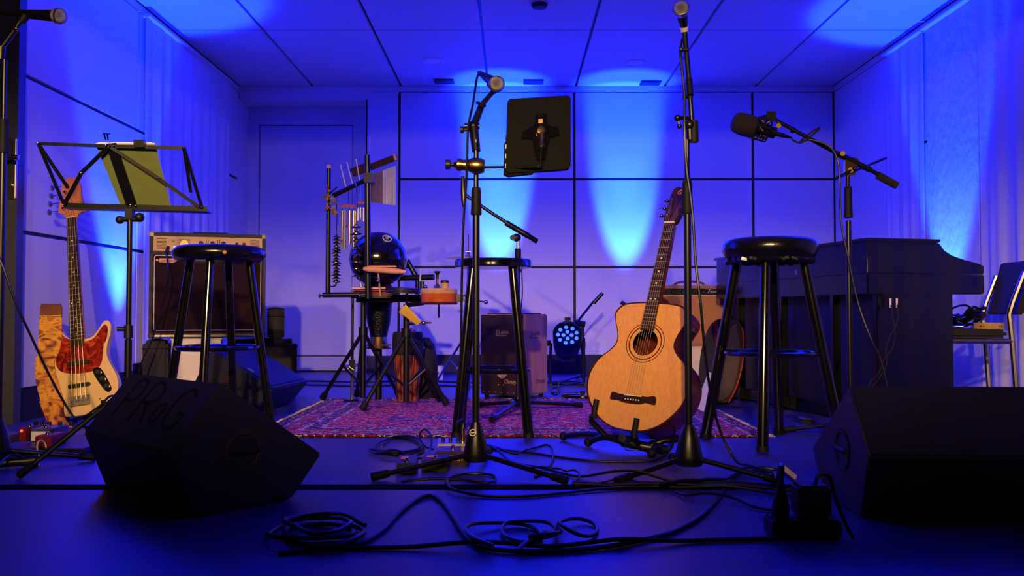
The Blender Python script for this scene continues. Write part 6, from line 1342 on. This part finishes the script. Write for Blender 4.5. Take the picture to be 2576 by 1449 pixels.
# ================================================================== POWER STRIP
q = FL(1945, 1358); q2 = FL(2120, 1358)
ps = Thing('power_strip', 'black power strip with plugs beside the right foreground monitor', 'power strip', (q + q2) / 2)
ps.part('body', MB().box(q.x, q2.x, q.y, q.y + 0.075, 0.0, 0.042), 'black_plastic', bevel=0.006)
for k in range(3): ps.part('socket', MB().cyl((q.x + 0.035 + k*0.05, q.y + 0.037, 0.038), (q.x + 0.035 + k*0.05, q.y + 0.037, 0.0435), 0.018, n=18), 'rubber')
ps.part('switch', MB().box(q2.x - 0.012, q2.x - 0.002, q.y - 0.003, q.y + 0.001, 0.02, 0.035), 'ink_tan')
pg_ = Thing('mains_plug', 'tapered black mains plug standing in the power strip', 'plug', (q.x + 0.03, q.y + 0.037, 0.043))
pg_.part('plug_body', MB().lathe((q.x + 0.028, q.y + 0.037, 0.0432), (0.05,0,1), [(0,0),(0.02,0),(0.019,0.025),(0.011,0.055),(0.007,0.075),(0,0.077)], 16), 'rubber')
pg_.part('strain_relief', MB().cyl((q.x + 0.031, q.y + 0.037, 0.118), (q.x + 0.033, q.y + 0.038, 0.135), 0.0055, 0.0045, 10), 'rubber')
ad = Thing('power_adapter', 'square black power adapter plugged into the power strip', 'adapter', (q2.x - 0.05, q.y + 0.037, 0.043))
ad.part('adapter_body', MB().box(q2.x - 0.095, q2.x - 0.02, q.y + 0.005, q.y + 0.07, 0.0432, 0.118), 'black_plastic', bevel=0.007)
ad.part('cable_loop', MB().tube(catmull([(q2.x - 0.05, q.y + 0.03, 0.116), (q2.x - 0.045, q.y + 0.03, 0.135), (q2.x - 0.03, q.y + 0.03, 0.142), (q2.x - 0.015, q.y + 0.03, 0.13), (q2.x - 0.005, q.y + 0.03, 0.09), (q2.x + 0.005, q.y + 0.0, 0.04), (q2.x + 0.02, q.y - 0.01, 0.004)], 4), 0.0045, 6), 'cable')

# ================================================================== CABLES
LAID = {}
def _near(grid, p, R):
    k = 0.03; x, y = int(math.floor(p.x / k)), int(math.floor(p.y / k))
    for i in (-1, 0, 1):
        for j in (-1, 0, 1):
            for e in grid.get((x + i, y + j), ()): yield e
def _put(grid, p, r, idx=-1): grid.setdefault((int(math.floor(p.x / 0.03)), int(math.floor(p.y / 0.03))), []).append((p, r, idx))
for b0_, b1_ in PAR_BARS: low_tube(b0_, b1_, 0.0102)
for p_, r_ in OBST: _put(LAID, p_, r_)
YSTRIP = FL(1288, 1225).y
def settle(S, r):
    """floor runs climb over the strip, low tubes, earlier cables and their own earlier turns"""
    R = [S[0]]
    for p, q_ in zip(S, S[1:]):
        n = max(1, int((q_ - p).length / 0.007)); R += [p.lerp(q_, (i + 1) / n) for i in range(n)]
    for it in range(3):
        own, need = {}, [0.0] * len(R)
        for i, p in enumerate(R):
            if p.z < 0.14:
                z = max(p.z, r + 0.0004)
                if -0.046 < p.y - YSTRIP < 0.034: z = max(z, 0.003 + r)
                for _ in range(4):
                    z0 = z
                    for g in (LAID, own):
                        for c, rr, idx in _near(g, p, r):
                            if idx >= 0 and i - idx < 9: continue
                            d2 = (c.x - p.x) ** 2 + (c.y - p.y) ** 2; s_ = r + rr
                            if d2 < s_ * s_:
                                h = math.sqrt(s_ * s_ - d2)
                                if c.z - h < z < c.z + h - 0.0004: z = c.z + h
                    if z == z0: break
                need[i] = z - p.z
                _put(own, V((p.x, p.y, z)), r, i)
        if max(need) < 0.0006: break
        lift = [0.0] * len(R)
        for i, nd in enumerate(need):
            if nd > 0:
                for j in range(max(0, i - 20), min(len(R), i + 21)):
                    f_ = 1 - abs(i - j) / 21.0; lift[j] = max(lift[j], nd * f_ * f_ * (3 - 2 * f_))
        R = [p + V((0, 0, l_)) for p, l_ in zip(R, lift)]
    for p in R: _put(LAID, p, r)
    return R
def cable(label, pts, r=0.0045, mat='cable', group=None, k=6):
    """pts: (px, py) on the floor, or (px, py, depth) in the air, or a Vector"""
    P = []
    for p in pts:
        if isinstance(p, V): P.append(p)
        elif len(p) == 2: P.append(FL(p[0], p[1], r + 0.0005))
        else: P.append(PX(*p))
    lo = min(P, key=lambda p: p.z)
    return single('cable', MB().tube(settle(catmull(P, k), r), r, 7), mat, label, 'cable', V((lo.x, lo.y, 0)), group)
cable('black cable arching across the floor from the coil to the power strip', [(820,1372),(900,1368),(960,1335),(1010,1285),(1050,1256),(1085,1247),(1115,1265),(1140,1300),(1170,1345),(1210,1375),(1290,1386),(1400,1386),(1500,1378),(1600,1362),(1690,1338),(1760,1300),(1805,1255),(1835,1215),(1870,1192),(1920,1195),(1950,1215), V((q.x + 0.034, q.y + 0.045, 0.16)), V((q.x + 0.033, q.y + 0.038, 0.134))], 0.0055)
cable('straight black cable running along the front floor to the power strip', [(700,1392),(800,1382),(940,1378),(1120,1376),(1300,1376),(1450,1373),(1600,1368),(1750,1360),(1900,1356),(1960,1356)], 0.0050)
cable('black cable lying in overlapping loops on the front floor', [(1240,1390),(1190,1375),(1170,1350),(1195,1330),(1250,1321),(1310,1320),(1352,1333),(1362,1352),(1330,1364),(1285,1356),(1262,1340),(1272,1325),(1310,1322),(1370,1322),(1398,1335),(1396,1352),(1365,1366),(1330,1378),(1300,1396)], 0.0046)
cable('black cable forming a single ring beside the overlapping loops', [(1330,1376),(1380,1366),(1410,1352),(1402,1335),(1425,1318),(1465,1312),(1495,1319),(1502,1335),(1485,1350),(1455,1356),(1425,1350),(1405,1340)], 0.0045)
for i in range(1):
    pts = []
    for k in range(56):
        a = k * 0.45; w_ = 1.0 - 0.25 * math.sin(k * 0.31); pts.append((800 + 96 * w_ * math.cos(a) + 10 * math.sin(k * 0.7), 1347 + 30 * w_ * math.sin(a) + 4 * math.cos(k * 1.1)))
    P = [FL(x, y, 0.006) for x, y in pts]
    cable('coil of black cable on the floor behind the lettered monitor corner', P, 0.0055, k=4)
pts = []
for k in range(44):
    a = k * 0.5; w_ = 1.0 - 0.3 * math.sin(k * 0.23) ** 2; pts.append(FL(1000 + 68 * w_ * math.cos(a) + 12 * math.sin(k * 0.4), 1124 + 27 * w_ * math.sin(a), 0.0043))
pts += [FL(1050, 1158, 0.006), PX(1082, 1128, 3.02), PX(1084, 1095, 3.12), PX(1066, 1080, 3.18), PX(1055, 1098, 3.16), PX(1068, 1122, 3.10), PX(1090, 1130, 3.06)]
cable('loose coil of thin cable before the rug edge', pts, 0.0038, k=4)
cable('cable looping around behind the centre stand legs', [(1130,1226),(1122,1212),(1150,1196),(1200,1192),(1240,1197),(1246,1210),(1225,1217),(1150,1212),(1060,1211),(1010,1214)], 0.004)
cable('cable sweeping along the dark floor strip', [(1126,1215),(1130,1232),(1165,1243),(1240,1249),(1330,1248),(1420,1240),(1520,1231),(1650,1226),(1780,1232),(1900,1238),(2010,1250)], 0.0045)
cable('cable running from centre stand past the guitar stand', [(1225,1130),(1270,1133),(1340,1140),(1420,1152),(1500,1160),(1580,1161),(1640,1160),(1668,1150), PX(1688, 1128, 2.93), PX(1697, 1100, 2.95), PX(1696, 1076, 3.00)], 0.0042)
cable('cable with a tall loop right of the centre stand', [(1222,1135),(1290,1146),(1340,1130),(1370,1119),(1388,1125),(1392,1150),(1382,1172),(1360,1192),(1345,1200)], 0.004)
cable('cable trailing from centre stand to the power strip', [(1235,1140),(1300,1165),(1360,1182),(1440,1198),(1520,1205),(1620,1214),(1750,1222),(1850,1224),(1960,1222)], 0.0045)
cable('thin cable curling near the right stand foot', [(1330,1205),(1390,1213),(1420,1198),(1445,1190),(1460,1205),(1440,1222),(1480,1222),(1530,1212),(1560,1200),(1600,1212),(1640,1222)], 0.003)
cable('cable bundle strand beside the right stand', [(1440,1222),(1560,1224),(1680,1226),(1800,1228),(1900,1230),(2000,1232)], 0.0055)
cable('black cable looping by the paper tag', [(1660,1232),(1760,1224),(1830,1214),(1860,1196),(1900,1184),(1960,1186),(1990,1200),(2010,1222),(2020,1240)], 0.005)
cable('thin cable dipping before the dark strip', [(1700,1240),(1730,1252),(1780,1250),(1850,1262),(1900,1278),(1950,1285)], 0.004)
cable('cable hanging from the tall right microphone stand to the floor', [PX(1722, 84, 2.69), PX(1712, 130, 2.640), PX(1722, 240, 2.612), PX(1722, 320, 2.590), PX(1727, 420, 2.592), PX(1738, 500, 2.594), PX(1744, 560, 2.594), PX(1750, 660, 2.596), PX(1762, 760, 2.59), PX(1772, 870, 2.62), PX(1786, 980, 2.68), PX(1804, 1060, 2.74), PX(1830, 1130, 2.74), FL(1858, 1182, 0.005), FL(1900, 1200, 0.005), FL(1960, 1206, 0.005)], 0.0042)
cable('cable hanging from the centre microphone with an inline plug', [PX(1212, 188, 2.84), PX(1201, 192, 2.80), PX(1190, 260, 2.68), PX(1178, 320, 2.645), PX(1175, 400, 2.638), PX(1172, 470, 2.645), PX(1166, 560, 2.65), PX(1162, 700, 2.66), PX(1160, 850, 2.68), PX(1154, 1000, 2.72), PX(1146, 1062, 2.80), PX(1150, 1062, 2.88), PREAMP_JACK + V((0, 0, 0.03)), PREAMP_JACK - V((0, 0, 0.004))], 0.004)
single('cable_connector', MB().lathe(PX(1167, 520, 2.65), PX(1164, 440, 2.66) - PX(1167, 520, 2.65), [(0,0),(0.005,0),(0.0085,0.02),(0.009,0.05),(0.0075,0.08),(0.005,0.1),(0,0.1)], 14), 'black_metal', 'black inline connector on the centre microphone cable', 'connector', PX(1167, 520, 2.65))
cable('cable drooping from the boom studio microphone over the piano', [PX(1992, 351, 3.42), PX(2018, 358, 3.40), PX(2060, 325, 3.40), PX(2050, 326, 3.41), PX(2014, 356, 3.42), PX(2040, 352, 3.40), PX(2085, 368, 3.385), PX(2106, 400, 3.37), PX(2112, 450, 3.37), PX(2116, 560, 3.38), PX(2132, 640, 3.38), PX(2158, 760, 3.38), PX(2190, 850, 3.36), PX(2220, 920, 3.36), FL(2262, 1105, 0.005), FL(2300, 1120, 0.005)], 0.004)
cable('thin cable slanting down from the microphone stand at the dark door', [PX(-20, 620, 2.722), PX(6, 668, 2.726), PX(40, 762, 2.75), PX(80, 850, 2.80), PX(120, 935, 2.86), PX(160, 1010, 2.92), PX(190, 1052, 2.94), PX(215, 1046, 2.96), PX(250, 1022, 3.0), PX(290, 1000, 3.05), FL(330, 1110, 0.005)], 0.004)
cable('thin cable hanging beside the low cajon microphone stand', [PX(1312, 660, 4.22), PX(1314, 740, 4.22), PX(1310, 800, 4.22), PX(1318, 880, 4.22), PX(1326, 945, 4.24), PX(1318, 1000, 4.26), FL(1316, 1030, 0.016)], 0.003)
for i, (yy, lb) in enumerate(((958, 'long black cable on the floor along the back wall, nearer the wall'), (968, 'long black cable on the floor along the back wall, farther from the wall'))):
    cable(lb, [(640 + 20*i, yy + 4), (760, yy), (900, yy + 3), (1050, yy), (1180, yy + 4), (1380, yy + 3), (1460, yy)], 0.006)
cable('black cable coiling at the foot of the LED par can', [(1388,984),(1394,992),(1404,990),(1407,980),(1396,974),(1386,980),(1390,991),(1402,986),(1405,973),(1412,962),(1424,956)], 0.005)
cable('thin cable on the floor before the pedalboard', [(-10,1192),(20,1178),(60,1160),(110,1140),(160,1140)], 0.004)
tg = FL(1988, 1215, 0.0)
single('cable_tag', MB(frame(V((tg.x, tg.y, 0.03)), (0.75, 0.0, -0.62), (0.45, 0.6, 0.5))).box(-0.024, 0.024, -0.009, 0.009, -0.0008, 0.0008), 'tag_tan', 'pale paper tag tied around a cable near the power strip', 'tag', V((tg.x, tg.y, 0.0)))
